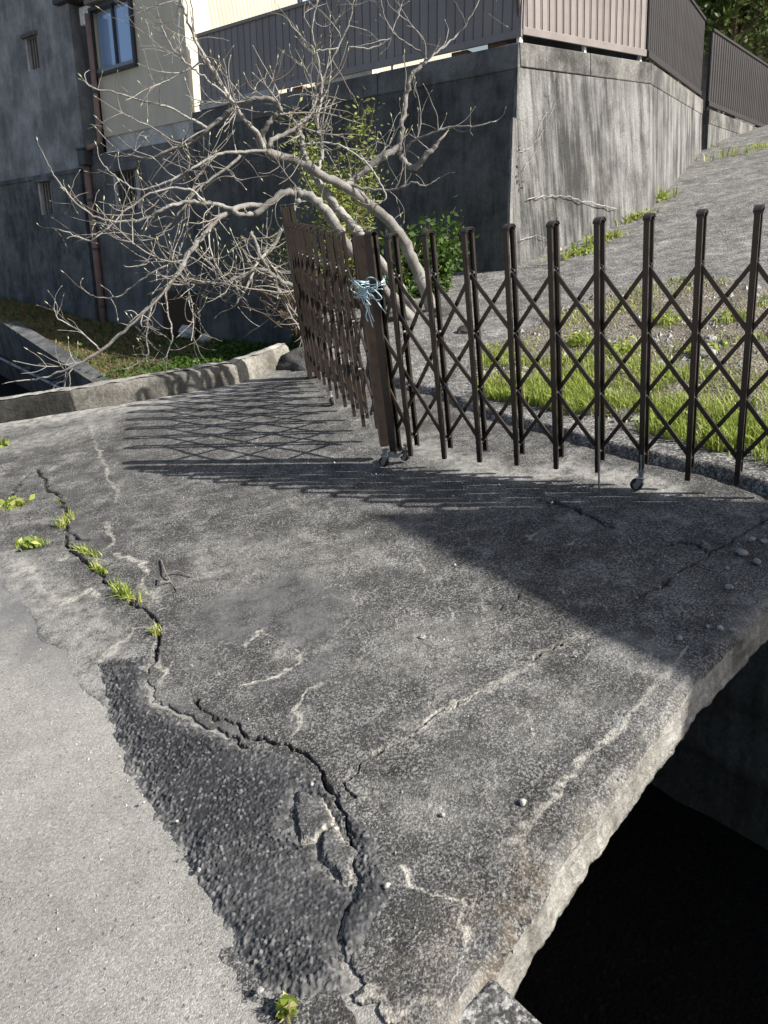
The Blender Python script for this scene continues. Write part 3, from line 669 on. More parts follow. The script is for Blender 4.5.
# ------------------------------------------------------------------ retaining wall
BT = np.array([4.221, 11.4, 2.359]); CT = np.array([6.926, 16.0, 1.965])
AB = fp(-.034, -2.62, .12); BB = np.array([4.13, 11.15, .40]); CB = np.array([6.93, 15.95, .95])
def quadwall(mb, ta, tb, ba, bb, thick):
    v = tb-ta; q = np.array([-v[1], v[0], 0]); q /= np.linalg.norm(q)
    if q @ (CAM-ta) > 0: q = -q
    q = q*thick
    return mb.hexa([ba, bb, bb+q, ba+q], [ta, tb, tb+q, ta+q])
def lerp(a, b, t): return a+(b-a)*t
t = thing('retaining_wall', 'tall concrete retaining wall with dark side and streaked sunlit face below the fence', 'wall', (*AB[:2], 0))
ledge = FP((505, 121))[1]
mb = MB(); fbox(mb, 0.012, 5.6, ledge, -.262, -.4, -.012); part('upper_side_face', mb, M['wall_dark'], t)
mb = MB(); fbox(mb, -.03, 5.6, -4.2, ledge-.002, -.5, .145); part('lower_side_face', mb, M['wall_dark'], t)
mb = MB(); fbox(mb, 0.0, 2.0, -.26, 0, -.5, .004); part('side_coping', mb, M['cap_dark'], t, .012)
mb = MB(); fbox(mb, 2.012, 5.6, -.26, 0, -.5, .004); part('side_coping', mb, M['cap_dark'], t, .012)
mb = MB(); dz = np.array([0, 0, 1.0])
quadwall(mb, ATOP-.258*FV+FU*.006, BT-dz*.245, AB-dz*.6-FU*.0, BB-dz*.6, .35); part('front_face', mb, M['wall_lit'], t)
a_low = fp(-.032, ledge-.01, .147); 
mb = MB(); mb.hexa([fp(-.032, -3.2, .147), fp(.0, -3.2, .147), fp(.0, -3.2, -.2), fp(-.032, -3.2, -.2)], [a_low, fp(.0, ledge-.01, .147), fp(.0, ledge-.01, -.2), fp(-.032, ledge-.01, -.2)])
part('corner_return', mb, M['wall_lit'], t)
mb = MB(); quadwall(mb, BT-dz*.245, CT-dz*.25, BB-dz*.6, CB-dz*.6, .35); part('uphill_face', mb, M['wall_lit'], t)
fo = np.array([.006, -.009, 0]); nfront = 2
for i in range(nfront):
    a, b = lerp(ATOP, BT, i/nfront), lerp(ATOP, BT, (i+1)/nfront); g_ = (b-a)/np.linalg.norm(b-a)*.004
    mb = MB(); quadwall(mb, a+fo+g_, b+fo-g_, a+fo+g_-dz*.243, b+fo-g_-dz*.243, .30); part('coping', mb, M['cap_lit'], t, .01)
for i in range(3):
    a, b = lerp(BT, CT, i/3), lerp(BT, CT, (i+1)/3); g_ = (b-a)/np.linalg.norm(b-a)*.004
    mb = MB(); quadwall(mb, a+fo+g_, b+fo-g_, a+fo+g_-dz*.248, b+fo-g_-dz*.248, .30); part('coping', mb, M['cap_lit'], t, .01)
# a real crack line of lime and dead creeper on the sunlit face
def onfront(p, out=.012):
    a = ATOP; e1 = BT-ATOP; e2 = AB-ATOP; nq = np.cross(e1, e2); nq /= np.linalg.norm(nq)
    if nq @ (CAM-a) < 0: nq = -nq
    d = D(p); return CAM+d*(((a-CAM)@nq)/(d@nq))+nq*out
mb = MB()
for pl, r in [([(527, 200), (545, 196), (566, 196), (585, 202), (605, 206), (618, 209)], .008), ([(545, 90), (552, 105), (540, 125), (536, 150), (524, 170)], .004), ([(558, 78), (560, 95), (548, 118)], .004), ([(520, 152), (532, 146), (544, 130)], .005), ([(556, 225), (560, 215), (552, 235), (545, 250)], .004), ([(520, 240), (535, 236), (548, 240)], .005)]:
    pp = smooth_path([onfront(p, .0005) for p in pl], 6); pp[1:-1] += np.random.default_rng(int(pl[0][0])).normal(size=pp[1:-1].shape)*.008; mb.tube(pp, r*.7*(.5+np.random.default_rng(2).random(len(pp))), 5)
part('lime_crack', mb, M['stone_white'], t)
mb = MB()
for px, py in [(518, 150), (519, 158), (517, 166), (520, 172), (518, 181), (521, 188), (519, 146), (516, 176), (522, 182)]:
    c = onfront((px, py), .01); a = random.random()*6
    e1 = np.array([math.cos(a), math.sin(a), .3])*.03; e2 = np.array([-math.sin(a), math.cos(a), -.4])*.022; mb.add([c-e1, c-e2, c+e1, c+e2], [(0, 1, 2, 3)])
part('dead_creeper', mb, M['rust'], t, kind='stuff')
C2 = np.array([7.12, 16.15, 1.80]); D2 = np.array([10.9, 20.6, 1.05])
t = thing('retaining_wall', 'low uphill retaining wall under the far dark fence', 'wall', (*C2[:2], .8))
mb = MB(); quadwall(mb, C2-dz*.25, D2-dz*.25, C2-dz*1.6, D2-dz*1.8, .35); part('wall_face', mb, M['wall_lit'], t)
for i in range(3):
    a, b = lerp(C2, D2, i/3), lerp(C2, D2, (i+1)/3); g_ = (b-a)/np.linalg.norm(b-a)*.004
    mb = MB(); quadwall(mb, a+fo+g_, b+fo-g_, a+fo+g_-dz*.248, b+fo-g_-dz*.248, .3); part('coping', mb, M['cap_lit'], t, .01)

# ------------------------------------------------------------------ ribbed steel fences on the walls
def fence(label, a, b, h, gap, up, out, pitch, mslat, mrail, wslat, foot=None):
    a = np.asarray(a, float); b = np.asarray(b, float); up = np.asarray(up, float)
    t = thing('ribbed_fence', label, 'fence', a, 0, 'ribbed fences on the retaining walls')
    L = np.linalg.norm(b-a); e = (b-a)/L; n = int(L/pitch); pt = L/n
    out = np.asarray(out, float); out = out-e*(out@e); out /= np.linalg.norm(out)
    base = a+up*gap
    me = MB(); w2 = wslat*pt/2                                # one folded panel: flat face, raised lips
    pr = [(-pt/2+.001, -.012), (-w2, -.012), (-w2+.004, .0), (-w2+.014, .0), (-w2+.018, -.005), (w2-.018, -.005), (w2-.014, 0), (w2-.004, 0), (w2, -.012), (pt/2-.001, -.012)]
    V = [e*u+out*o for (u, o) in pr]+[e*u+out*o+up*h for (u, o) in pr]; k = len(pr)
    F = [(i, i+1, k+i+1, k+i) for i in range(k-1)]
    slat = me.add(V, F).mesh('panel'); slat.materials.append(mslat)
    for i in range(n):
        link('panel', slat, None, t, loc=base-a+e*pt*(i+.5))
    for nm, z0, z1, o in (('bottom_rail', -.035, .045, .016), ('top_rail', h-.02, h+.025, .02)):
        mb = MB(); q0 = base+up*((z0+z1)/2)+out*.0; mb.bar(q0, q0+e*L, out*o, up*((z1-z0)/2)); part(nm, mb, mrail, t, .004)
    mb = MB(); q0 = base-out*.035+up*(h*.5); mb.bar(q0, q0+e*L, out*.012, up*(h*.5-.01)); part('backing', mb, M['groove'] if mslat == M['rib'] else M['rail_dark'], t)
    for i in range(max(2, int(L/1.6))+1):
        p = a+e*(.06+(L-.12)*i/max(2, int(L/1.6)))-out*.05
        mb = MB(); mb.bar(p-up*.02, p+up*(gap+h*.9), out*.02, e*.02); part('post', mb, foot or mrail, t)
    return t
hl = .88
A0 = fp(0.0, .0, -.06); L0 = fp(5.45, 0, -.06)
fence('taupe ribbed steel fence above the dark wall behind the bare tree', A0, L0, hl+.05, .10, FV, FW, .125, M['rib'], M['rib'], .9, M['white'])
upw = np.array([-FN[0]*.06, -FN[1]*.06, 1]); upw /= np.linalg.norm(upw)
nf = np.array([.57, -.82, 0]); ina = np.array([-.02, .07, 0])
fence('taupe ribbed steel fence on the corner above the streaked sunlit wall', ATOP+ina+np.array([.05, .02, 0]), BT+ina+np.array([-.03, 0, 0]), 1.15, .12, upw, nf, .125, M['rib'], M['rib'], .9, M['white'])
fence('dark brown ribbed fence above the uphill side of the tall wall', BT+ina, CT+ina, 1.2, .11, upw, np.array([.9, -.42, 0]), .15, M['rib_dark'], M['rail_dark'], .8)
fence('dark brown ribbed fence farthest uphill beneath the evergreen tree', C2+ina+np.array([.05, .05, 0]), D2+ina, 1.22, .10, upw, np.array([.8, -.6, 0]), .15, M['rib_dark'], M['rail_dark'], .8)
mb = MB(); bq = np.array([-.35, .5, 0]); quadwall(mb, ATOP+bq+dz*.42+FU*-.2, BT+bq+dz*.42, ATOP+bq-dz*.2+FU*-.2, BT+bq-dz*.2, .12); quadwall(mb, BT+bq+dz*.42, CT+bq+dz*.42, BT+bq-dz*.2, CT+bq-dz*.2, .12)
tag(link('gap_filler', mb.mesh('gap_filler'), M['house_base']), 'dark low block border added to darken the gap under the corner fence', 'filler')  # box added behind the fence so the gap reads dark, not sky
# loose bricks and pale board ends on the wall top under the fence
for i, (s, wd, m_, lb) in enumerate([(.25, .2, 'brick', 'brown brick lying under the fence closest to the wall corner'), (.75, .22, 'brick', 'brown brick second from the wall corner under the fence'), (3.4, .3, 'brick', 'brown brick under the fence near the pale board')]):
    mb = MB(); fbox(mb, s, s+wd, .003, .075, -.3, -.12); o = link('brick', mb.mesh('brick'), M[m_]); tag(o, lb, 'brick', 'bricks under the fence')
mb = MB(); fbox(mb, 2.2, 3.2, .003, .10, -.34, -.15); tag(link('board', mb.mesh('board'), M['white']), 'pale board lying on the wall top under the ribbed fence', 'board')
mb = MB(); fbox(mb, 3.85, 5.4, .002, .085, -.12, .02); tag(link('sill_strip', mb.mesh('sill_strip'), M['band']), 'pale concrete strip along the wall top beside the beige house', 'strip')

# ------------------------------------------------------------------ houses
def wbox(parent, name, s0, s1, t0, t1, w0, w1, mat, bevel=0.0):
    mb = MB(); fbox(mb, s0, s1, t0, t1, w0, w1); o = parent; 
    return part(name, mb, mat, parent, bevel, origin=np.array(HO))
hb = FP((105, 143)); hr = FP((189, 122)); sL = hb[0]; sR = 5.62; tb = -.09
HO = fp(sR, -3.2, 0); t = thing('beige_house', 'beige sided house with sliding window over sooty foundation wall', 'house', HO)
w1 = FP((92, 14)); w2 = FP((136, 63)); w3 = FP((98, 76)); WS0 = FP((134, 30))[0]; WS1 = FP((95, 45))[0]; WT0 = (w2[1]+w3[1])/2; WT1 = w1[1]+.02
HT = 4.2
wbox(t, 'siding', sR, WS0, tb, HT, -.5, 0, M['siding']); wbox(t, 'siding', WS1, sL, tb, HT, -.5, 0, M['siding'])
wbox(t, 'siding', WS0, WS1, tb, WT0, -.5, 0, M['siding']); wbox(t, 'siding', WS0, WS1, WT1, HT, -.5, 0, M['wood'])
fr = wbox(t, 'window', WS0+.002, WS1-.002, WT0+.002, WT0+.06, -.12, .05, M['frame_light'])
for nm, a_ in (('sill', (WS0-.03, WS1+.03, WT0-.045, WT0-.002, .002, .075)), ('head', (WS0-.02, WS1+.02, WT1, WT1+.05, .002, .06)), ('jamb', (WS0-.03, WS0+.035, WT0, WT1, .002, .05)), ('jamb', (WS1-.035, WS1+.03, WT0, WT1, .002, .05)),
               ('meeting_stile', ((WS0+WS1)/2-.022, (WS0+WS1)/2+.022, WT0+.06, WT1, -.07, .0))):
    mb = MB(); fbox(mb, *a_); me = mb.mesh(nm); me.transform(Matrix.Translation(-Vector(HO))); link(nm, me, M['frame'], fr)
for a_ in ((WS0+.03, (WS0+WS1)/2, WT0+.06, WT1, -.05, -.04), ((WS0+WS1)/2, WS1-.03, WT0+.06, WT1, -.08, -.07)):
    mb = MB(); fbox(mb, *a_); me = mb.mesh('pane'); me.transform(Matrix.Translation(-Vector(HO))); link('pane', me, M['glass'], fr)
wbox(t, 'window_back', WS0, WS1, WT0, WT1, -.45, -.4, M['black'])
wbox(t, 'render_band', sR, sL, tb-.26, tb-.003, -.5, -.02, M['band'])
g = [FP(p) for p in [(119, 172), (139, 172), (140, 210), (121, 210)]]
gs0 = (g[1][0]+g[2][0])/2; gs1 = (g[0][0]+g[3][0])/2; gt1 = (g[0][1]+g[1][1])/2; gt0 = (g[2][1]+g[3][1])/2
sE = sL+.62; bt = tb-.263
wbox(t, 'foundation', sR-.02, gs0, -4.2, bt, -.5, .03, M['house_base']); wbox(t, 'foundation', gs1, sE, -4.2, bt, -.5, .03, M['house_base'])
wbox(t, 'foundation', gs0, gs1, -4.2, gt0, -.5, .03, M['house_base']); wbox(t, 'foundation', gs0, gs1, gt1, bt, -.5, .03, M['house_base'])
wbox(t, 'vent_hood', gs0-.12, gs1+.2, gt1+.01, gt1+.13, .032, .12, M['house_base'], .01)
wbox(t, 'vent_jamb', gs1+.0, gs1+.07, gt0, gt1, .032, .06, M['band']); wbox(t, 'vent_jamb', gs0-.07, gs0, gt0, gt1, .032, .06, M['band'])
wbox(t, 'vent_back', gs0, gs1, gt0, gt1, -.3, -.25, M['black'])
for k in range(6):
    s = gs0+(gs1-gs0)*(k+.5)/6; wbox(t, 'vent_bar', s-.012, s+.012, gt0, gt1, -.04, -.015, M['wood_grey'])
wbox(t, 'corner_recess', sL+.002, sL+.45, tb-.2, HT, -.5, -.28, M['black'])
wbox(t, 'eave', sL-.6, sL+.75, FP((80, 6))[1]+.05, FP((80, 6))[1]+.14, -.3, .22, M['frame'])
wbox(t, 'gutter_cap', sL-.35, sL+.02, FP((92, 12))[1]+.08, FP((92, 12))[1]+.26, .002, .12, M['wood_grey'])
wbox(t, 'eave_soffit', sL+.02, sL+.42, FP((80, 20))[1]-.06, FP((80, 20))[1]+.2, -.28, -.05, M['white'])
wbox(t, 'rain_stain', WS0, WS1-.2, WT0-.14, WT0-.05, .0005, .002, M['wood']) if False else None
# pale cream house set back behind the fence
c1 = atY((182, 10), 17.0); cu = np.array([.82, .57, 0]); cv = np.array([-.57, .82, 0]); HO = (c1[0], c1[1], 1.5)
t2 = thing('cream_house', 'pale cream sided house just showing above the ribbed fence', 'house', HO)
def cbox(nm, u0, u1, v0, v1, z0, z1, m):
    mbq = MB(); b_ = np.array([c1[0], c1[1], 0]); pt = [b_+cu*u+cv*v for u, v in ((u0, v0), (u1, v0), (u1, v1), (u0, v1))]
    mbq.hexa([p+dz*z0 for p in pt], [p+dz*z1 for p in pt]); return part(nm, mbq, m, t2, origin=np.array(HO))
cbox('siding', 0, 7, 0, 5, 1.5, 6.8, M['cream']); cbox('roof', -.4, 7.4, -.5, 5.5, 6.81, 7.0, M['frame']); cbox('corner_board', -.05, -.003, -.05, .06, 1.5, 6.8, M['white'])
for u0 in (2.6, 4.8):
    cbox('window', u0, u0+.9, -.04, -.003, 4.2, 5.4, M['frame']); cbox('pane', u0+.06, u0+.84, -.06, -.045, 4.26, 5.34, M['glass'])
# rain pipe on the house corner
pw = .10
pa = [fp(*FP((87, 16), pw), pw), fp(*FP((92, 70), pw), pw), fp(*FP((97, 118), pw), pw), fp(*FP((100.5, 141), pw), pw)]
HO = pa[-1]; t = thing('rain_pipe', 'faded brown rain pipe down the corner between grey and beige houses', 'pipe', HO)
s_, t_ = FP((100, 142), pw); s0_, t0_ = FP((97, 60), pw); s2, t2_ = FP((88, 158), pw); s3, t3 = FP((95, 322), pw)
sp = (FP((87, 16), pw)[0]+FP((100.5, 140), pw)[0])/2; sq = (s2+FP((92, 240), pw)[0])/2
mb = MB(); mb.tube([fp(sp, FP((87, 14), pw)[1], pw), fp(sp, t_+.1, pw), fp(sp+.01, t_+.02, pw), fp(sp+.08, t_-.02, pw), fp(sq-.1, t_-.06, pw), fp(sq, t_-.09, pw)], .045, 10); part('upper_pipe', mb, M['pipe'], t, smooth=True)
mb = MB(); fbox(mb, sq-.10, sq+.10, t_-.33, t_-.08, pw-.1, pw+.1); part('collector_box', mb, M['pipe_box'], t, .015)
mb = MB(); fbox(mb, sq-.12, sq+.12, t_-.08, t_-.05, pw-.1, pw+.115); part('box_rim', mb, M['pipe_box'], t)
mb = MB(); mb.tube([fp(sq, t_-.33, pw), fp(sq+.0, -2.0, pw), fp(sq+.0, -3.62, pw)], .058, 10); part('lower_pipe', mb, M['pipe'], t, smooth=True)
for q_ in (t_-.9, -1.9, -2.9):
    mb = MB(); mb.tube([fp(sq, q_-.02, pw), fp(sq, q_+.02, pw)], .068, 10); part('bracket', mb, M['pipe_box'], t)
mb = MB(); mb.tube([fp(sp, t_+.75, pw), fp(sp, t_+.79, pw)], .055, 10); part('bracket', mb, M['pipe_box'], t)
# grey plaster building
HO = fp(sE, -3.5, .05); t = thing('plaster_building', 'blue grey plaster storehouse with barred openings at the left', 'building', HO)
gE = sL+.48; led = FP((40, 178))[1]; GW = .10
def gwin(px, w): 
    q = [FP(p, w) for p in px]; return (q[1][0]+q[2][0])/2, (q[0][0]+q[3][0])/2, (q[2][1]+q[3][1])/2, (q[0][1]+q[1][1])/2
h1 = gwin([(25, 40), (37, 34), (40, 67), (28, 72)], GW); h2 = gwin([(38, 183), (51, 181), (53, 213), (41, 216)], GW+.03)
GE = 15.5
def wall_with_hole(nm, s0, s1, t0, t1, hole, w, mat):
    a, b, c, d_ = hole
    wbox(t, nm, s0, a, t0, t1, -.45, w, mat); wbox(t, nm, b, s1, t0, t1, -.45, w, mat); wbox(t, nm, a, b, t0, c, -.45, w, mat); wbox(t, nm, a, b, d_, t1, -.45, w, mat)
wall_with_hole('upper_wall', gE, GE, led, 4.6, h1, GW, M['plaster'])
wall_with_hole('lower_wall', sE+.01, GE, -4.4, led-.003, h2, GW+.03, M['plaster_low'])
wbox(t, 'ledge', sE, GE, led-.05, led+.02, GW-.05, GW+.05, M['plaster_low'], .01)
for (a, b, c, d_), w_ in ((h1, GW), (h2, GW+.03)):
    o = wbox(t, 'opening', a, b, c, d_, -.4, -.36, M['black'])
    for k in range(5):
        s = a+(b-a)*(k+.5)/5; mb = MB(); fbox(mb, s-.018, s+.018, c, d_, w_-.1, w_-.07); me = mb.mesh('slat'); me.transform(Matrix.Translation(-Vector(HO))); link('slat', me, M['wood_grey'], o)
    mb = MB(); fbox(mb, a-.03, b+.03, d_, d_+.06, w_, w_+.06); me = mb.mesh('hood'); me.transform(Matrix.Translation(-Vector(HO))); link('hood', me, M['plaster_low'], o)
    mb = MB(); fbox(mb, b-.05, b, c, d_, w_-.12, w_-.003); me = mb.mesh('reveal'); me.transform(Matrix.Translation(-Vector(HO))); link('reveal', me, M['band'], o)
# rusted sheet, drain hole and rags at the foot of the wall
q = [FP(p, .12) for p in [(160, 288), (203, 291), (206, 336), (165, 332)]]
mb = MB(); fbox(mb, q[1][0], q[0][0], (q[2][1]+q[3][1])/2, q[1][1], .09, .12); tag(link('rusty_sheet', mb.mesh('rusty_sheet'), M['rust']), 'dark rusted metal sheet leaning on the foundation wall behind branches', 'sheet')
q = FP((228, 302), .09); HO = fp(*q, .09); tt = thing('drain_outlet', 'small square drain hole in the dark wall behind the tree', 'drain', HO)
mb = MB(); fbox(mb, q[0]-.06, q[0]+.06, q[1]-.10, q[1]+.10, .086, .092); part('hole', mb, M['black'], tt)
for a_ in ((q[0]-.09, q[0]-.06), (q[0]+.06, q[0]+.09)):
    mb = MB(); fbox(mb, *a_, q[1]-.13, q[1]+.13, .086, .11); part('hole_rim', mb, M['house_base'], tt)
for (px, py, r, lb) in [(187, 332, .11, 'dirty white rag heaped below the rusted sheet'), (205, 339, .08, 'small white rag on the grass beside the rusted sheet')]:
    c = fp(*FP((px, py), .25), .25); tag(link('rag', rock(r, px % 7+2, (1.2, .6, 1), 9, 13), M['rag'], loc=c), lb, 'rag')
# neighbour's shed to the right, outside the picture: its roof throws the wedge of shade on the deck
TIP = G((365, 515)); sv = np.array([SUNV.x, SUNV.y])/SUNV.z
PK = 5.2; pk = TIP[:2]+sv*PK; e1 = np.array([.973, -.231]); e2 = np.array([-.231, -.973])
d_edge = gl([(690, 690)])[0]-TIP[:2]
# slope of the roof so that its edge shades along the seen line
kk = np.linalg.solve(np.array([[e2[0], sv[0]], [e2[1], sv[1]]]), d_edge); drop = kk[1]/kk[0]
W_ = 3.6; zt = PK; zb = PK-drop*W_
HO = (*pk, -.5); t = thing('neighbour_shed', 'grey boarded shed with a single sloping roof right of the canal', 'shed', HO)
def sh(u, v, z): q = pk+e1*u+e2*v; return (q[0], q[1], z)
mb = MB(); mb.hexa([sh(.0, .0, -1.6), sh(6, 0, -1.6), sh(6, W_, -1.6), sh(0, W_, -1.6)], [sh(0, 0, zt-.1), sh(6, 0, zt-.1), sh(6, W_, zb-.1), sh(0, W_, zb-.1)]); part('wall', mb, M['wood_grey'], t)
mb = MB(); mb.hexa([sh(0, 0, zt-.099), sh(6, 0, zt-.099), sh(6, W_, zb-.099), sh(0, W_, zb-.099)], [sh(0, 0, zt), sh(6, 0, zt), sh(6, W_, zb), sh(0, W_, zb)]); part('roof', mb, M['frame'], t)
# ------------------------------------------------------------------ accordion gates
ZJ = [1.03, .74, .45, .16]; HY = .048
def post_mesh(hb=.10):
    mb = MB()
    for y, z0 in ((-HY, .055), (HY, .085)):
        mb.box(-.0115, .0115, y-.004, y+.004, z0, 1.225)                   # web
        s = 1 if y < 0 else -1
        for x in (-.0115, .0085): mb.box(x, x+.003, min(y+s*.004, y+s*.016), max(y+s*.004, y+s*.016), z0+.001, 1.224)   # lips
    for rr, dz_, wd, th in ((1.0, 0, .016, .005), (.80, -.008, .0145, .004)):
        V = []; n = 9
        for k in range(n+1):
            a = math.pi*k/n; y = -math.cos(a)*(HY+.005)*rr; z = 1.222+math.sin(a)*.024+dz_
            y2 = -math.cos(a)*(HY+.005-th)*rr; z2 = 1.222+math.sin(a)*(.024-th)+dz_
            V += [(-wd, y, z), (wd, y, z), (wd, y2, z2), (-wd, y2, z2)]
        mb.add(V, [(4*k+j, 4*k+(j+1) % 4, 4*k+4+(j+1) % 4, 4*k+4+j) for k in range(n) for j in range(4)]+[(3, 2, 1, 0), (4*n, 4*n+1, 4*n+2, 4*n+3)])
    return mb.mesh('post')
POST = post_mesh(); POST.materials.append(M['bronze'])
rv = MB()
for z in ZJ:
    for y in (-HY+.022, HY-.022): rv.lathe([(.007, -.012), (.007, .012)], (0.004, y, z), 6, 'y')
RIV = rv.mesh('rivets'); RIV.materials.append(M['steel'])
def bar_mesh(dx, dz, y):
    L = math.hypot(dx, dz); v = np.array([dx, 0, dz])/L; n = np.array([-v[2], 0, v[0]])
    a = np.array([0, y, 0])-v*.012; b = np.array([dx, y, dz])+v*.012
    return MB().bar(a, b, n*.0095, np.array([0, .0055, 0])).mesh('lattice_bar')
def channel(parent, x, w=.042, h=1.24):
    mb = MB(); y = .035
    mb.box(x-w/2, x-w/2+.004, -y, y, .06, h); mb.box(x-w/2+.004, x+w/2, -y, -y+.004, .06, h-.001); mb.box(x-w/2+.004, x+w/2, y-.004, y, .06, h-.001)
    mb.box(x+w/2-.004, x+w/2-.0005, -y+.004, -y+.02, .06, h-.002); mb.box(x+w/2-.004, x+w/2-.0005, y-.02, y-.004, .06, h-.002)
    o = link('end_channel', mb.mesh('end_channel'), M['bronze'], parent)
    mb = MB(); V = []; n = 9
    for k in range(n+1):
        a = math.pi*k/n
        for r, xx in ((1, -w/2), (1, w/2), (.9, w/2), (.9, -w/2)): V.append((x+xx, -math.cos(a)*.036*r, h-.004+math.sin(a)*.026*r))
    mb.add(V, [(4*k+j, 4*k+(j+1) % 4, 4*k+4+(j+1) % 4, 4*k+4+j) for k in range(n) for j in range(4)]); link('channel_cap', mb.mesh('channel_cap'), M['bronze'], o)
    return o
def caster(parent, x, y, rod=.10, r=.030):
    f = MB(); f.lathe([(.007, 0), (.007, rod+.03)], (x, y, .075), 8); f.lathe([(.02, 0), (.02, .006), (.013, .012), (.013, .03), (.02, .035), (.02, .045)], (x, y, .07), 12)
    for s in (-1, 1): f.hexa([(x-.03, y+s*.018-.002, r-.008), (x-.012, y+s*.018-.002, r-.008), (x-.012, y+s*.018+.002, r-.008), (x-.03, y+s*.018+.002, r-.008)], [(x-.016, y+s*.018-.002, .074), (x+.018, y+s*.018-.002, .074), (x+.018, y+s*.018+.002, .074), (x-.016, y+s*.018+.002, .074)])
    f.box(x-.016, x+.018, y-.02, y+.02, .0705, .076)
    o = link('caster', f.mesh('caster'), M['steel'], parent)
    wm = MB(); wm.lathe([(r*.75, -.012), (r, -.009), (r, .009), (r*.75, .012)], (x-.02, y, r+.008), 18, 'y'); wh = link('wheel', wm.mesh('wheel', True), M['rubber'], o)
    wm = MB(); wm.lathe([(r*.5, -.014), (r*.5, .014)], (x-.02, y, r+.008), 12, 'y'); link('hub', wm.mesh('hub'), M['steel'], o)
    for q_ in (o, ): q_.location.z = -.026
    return o
def gate(label, p0, dirv, xs, chan_x):
    t = thing('accordion_gate', label, 'gate', (*p0, GZ), math.atan2(dirv[1], dirv[0]), 'accordion gates'); t.scale = (GS, GS, GS)
    for x in xs:
        o = link('post', POST, None, t, loc=(x, 0, 0)); r = link('rivets', RIV, None, o); r['kind'] = 'stuff'
    channel(t, chan_x)
    X = [chan_x]+list(xs); cache = {}
    for fam, y in ((1, -.012), (-1, .012)):
        for i in range(-2, len(X)):
            # each bar runs down (or up) through as many as three bays
            js = [j for j in range(4) if 0 <= i+j < len(X)]
            if len(js) < 2: continue
            zz = [ZJ[j] if fam == 1 else ZJ[3-j] for j in js]
            x0, x1 = X[i+js[0]], X[i+js[-1]]; z0, z1 = zz[0], zz[-1]; key = (round(x1-x0, 3), round(z1-z0, 3), y)
            if key not in cache: cache[key] = bar_mesh(x1-x0, z1-z0, y); cache[key].materials.append(M['bronze_bar'])
            link('lattice_bar', cache[key], None, t, loc=(x0, 0, z0))
    return t
GZ = .036; GS = .972; r0 = G((415, 453), .09)[:2]; r8 = G((739, 481), .09)[:2]; gd = (r8-r0)/np.linalg.norm(r8-r0); gp = np.linalg.norm(r8-r0)/8/GS
org = r0-gd*.15
gR = gate('dark bronze accordion gate stretched open across the deck to the right', org, gd, [.15+gp*k for k in range(15)], .03)
gR['label'] = 'dark bronze accordion gate stretched wide from the string knot to the right'
caster(gR, .15+gp*6+.0, -HY, .09)
mb = MB(); mb.tube([(.15+gp*5+.012, -HY-.012, -.022), (.15+gp*5+.012, -HY-.012, .35)], .005, 6); link('drop_rod', mb.mesh('drop_rod'), M['steel'], gR)
mb = MB(); mb.box(-.03, .09, -.075, -.03, .048, .058); mb.box(-.03, .09, .03, .075, .048, .058); mb.box(.0, .05, -.03, .03, .0485, .0575); mb.box(.01, .04, -.05, .05, .0576, .07); car = link('carriage', mb.mesh('carriage'), M['steel'], gR)
caster(gR, .0, -.065, .0); caster(gR, .075, .05, .0)
l1 = np.array([-.45, 6.40]); _bk = np.array([gd[1], -gd[0]]); _bk = _bk if _bk @ (org-CAM[:2]) > 0 else -_bk; l0 = org-gd*.028+_bk*.025; ld = (l1-l0)/np.linalg.norm(l1-l0); l0 = l0+ld*.035
gL = gate('dark bronze accordion gate folding away to the left toward the tree', l0, ld, [.38, .63, .89, 1.14, 1.37, 1.58, 1.77, 1.93, 2.06, 2.16], .03)
caster(gL, 1.37, HY, .09)
mb = MB(); q = 2.30; mb.box(q-.035, q+.035, -.05, -.015, -.03, 1.36); mb.box(q-.035, q+.035, .015, .05, -.03, 1.36); mb.box(q-.03, q+.03, -.014, .014, .3, 1.35)
for y_ in (-.0335, .0335): mb.box(q-.040, q+.040, y_-.02, y_+.02, 1.361, 1.372)
link('fixed_post', mb.mesh('fixed_post'), M['bronze'], gL, bevel=.003)
# string tying the two gates together
kc = np.array([*(org+gd*.0), .985]); side = np.array([gd[1], -gd[0]]) ; side = side if side @ (CAM[:2]-org) > 0 else -side
t = thing('string_tie', 'pale blue plastic string knotted round the two meeting gate posts', 'string', kc)
def loc3(u, v, z): return np.array([*(org+gd*u+side*v), z])
mb = MB()
for k in range(4):
    z = .975+.016*k; pts = [loc3(.0+.075*math.cos(a), .062*math.sin(a)*(1+.05*k), z+.012*math.sin(a*2+k)) for a in np.linspace(0, 2*math.pi, 25)]; mb.tube(pts, .003, 6)
part('winding', mb, M['string'], t, smooth=True)
for lo in ([(0, .08, .99), (-.05, .11, 1.03), (-.10, .10, 1.0), (-.06, .09, .975), (0, .085, .985)], [(0, .08, .99), (.05, .11, 1.05), (.11, .10, 1.04), (.09, .09, .985), (0, .085, .985)], [(.01, .08, .99), (.07, .1, 1.0), (.13, .09, .95), (.08, .09, .94), (.01, .08, .98)]):
    mb = MB(); mb.tube(smooth_path([loc3(p_[0]*.75, p_[1]*.85, p_[2]) for p_ in lo], 5), .0028, 6); part('bow_loop', mb, M['string'], t, smooth=True)
for k in range(7):
    rg = np.random.default_rng(k+3); a_ = rg.random()*6.28; L_ = .03+.04*rg.random()
    mb = MB(); mb.tube([loc3(.0+.02*rg.normal()+L_*math.cos(a_)*f_, .085+.02*math.sin(f_*3), .985+L_*math.sin(a_)*f_+.02*math.sin(f_*4+k)) for f_ in (0, .4, .8, 1, .7, .3, 0)], .0025, 6); part('bow_loop', mb, M['string'], t, smooth=True)
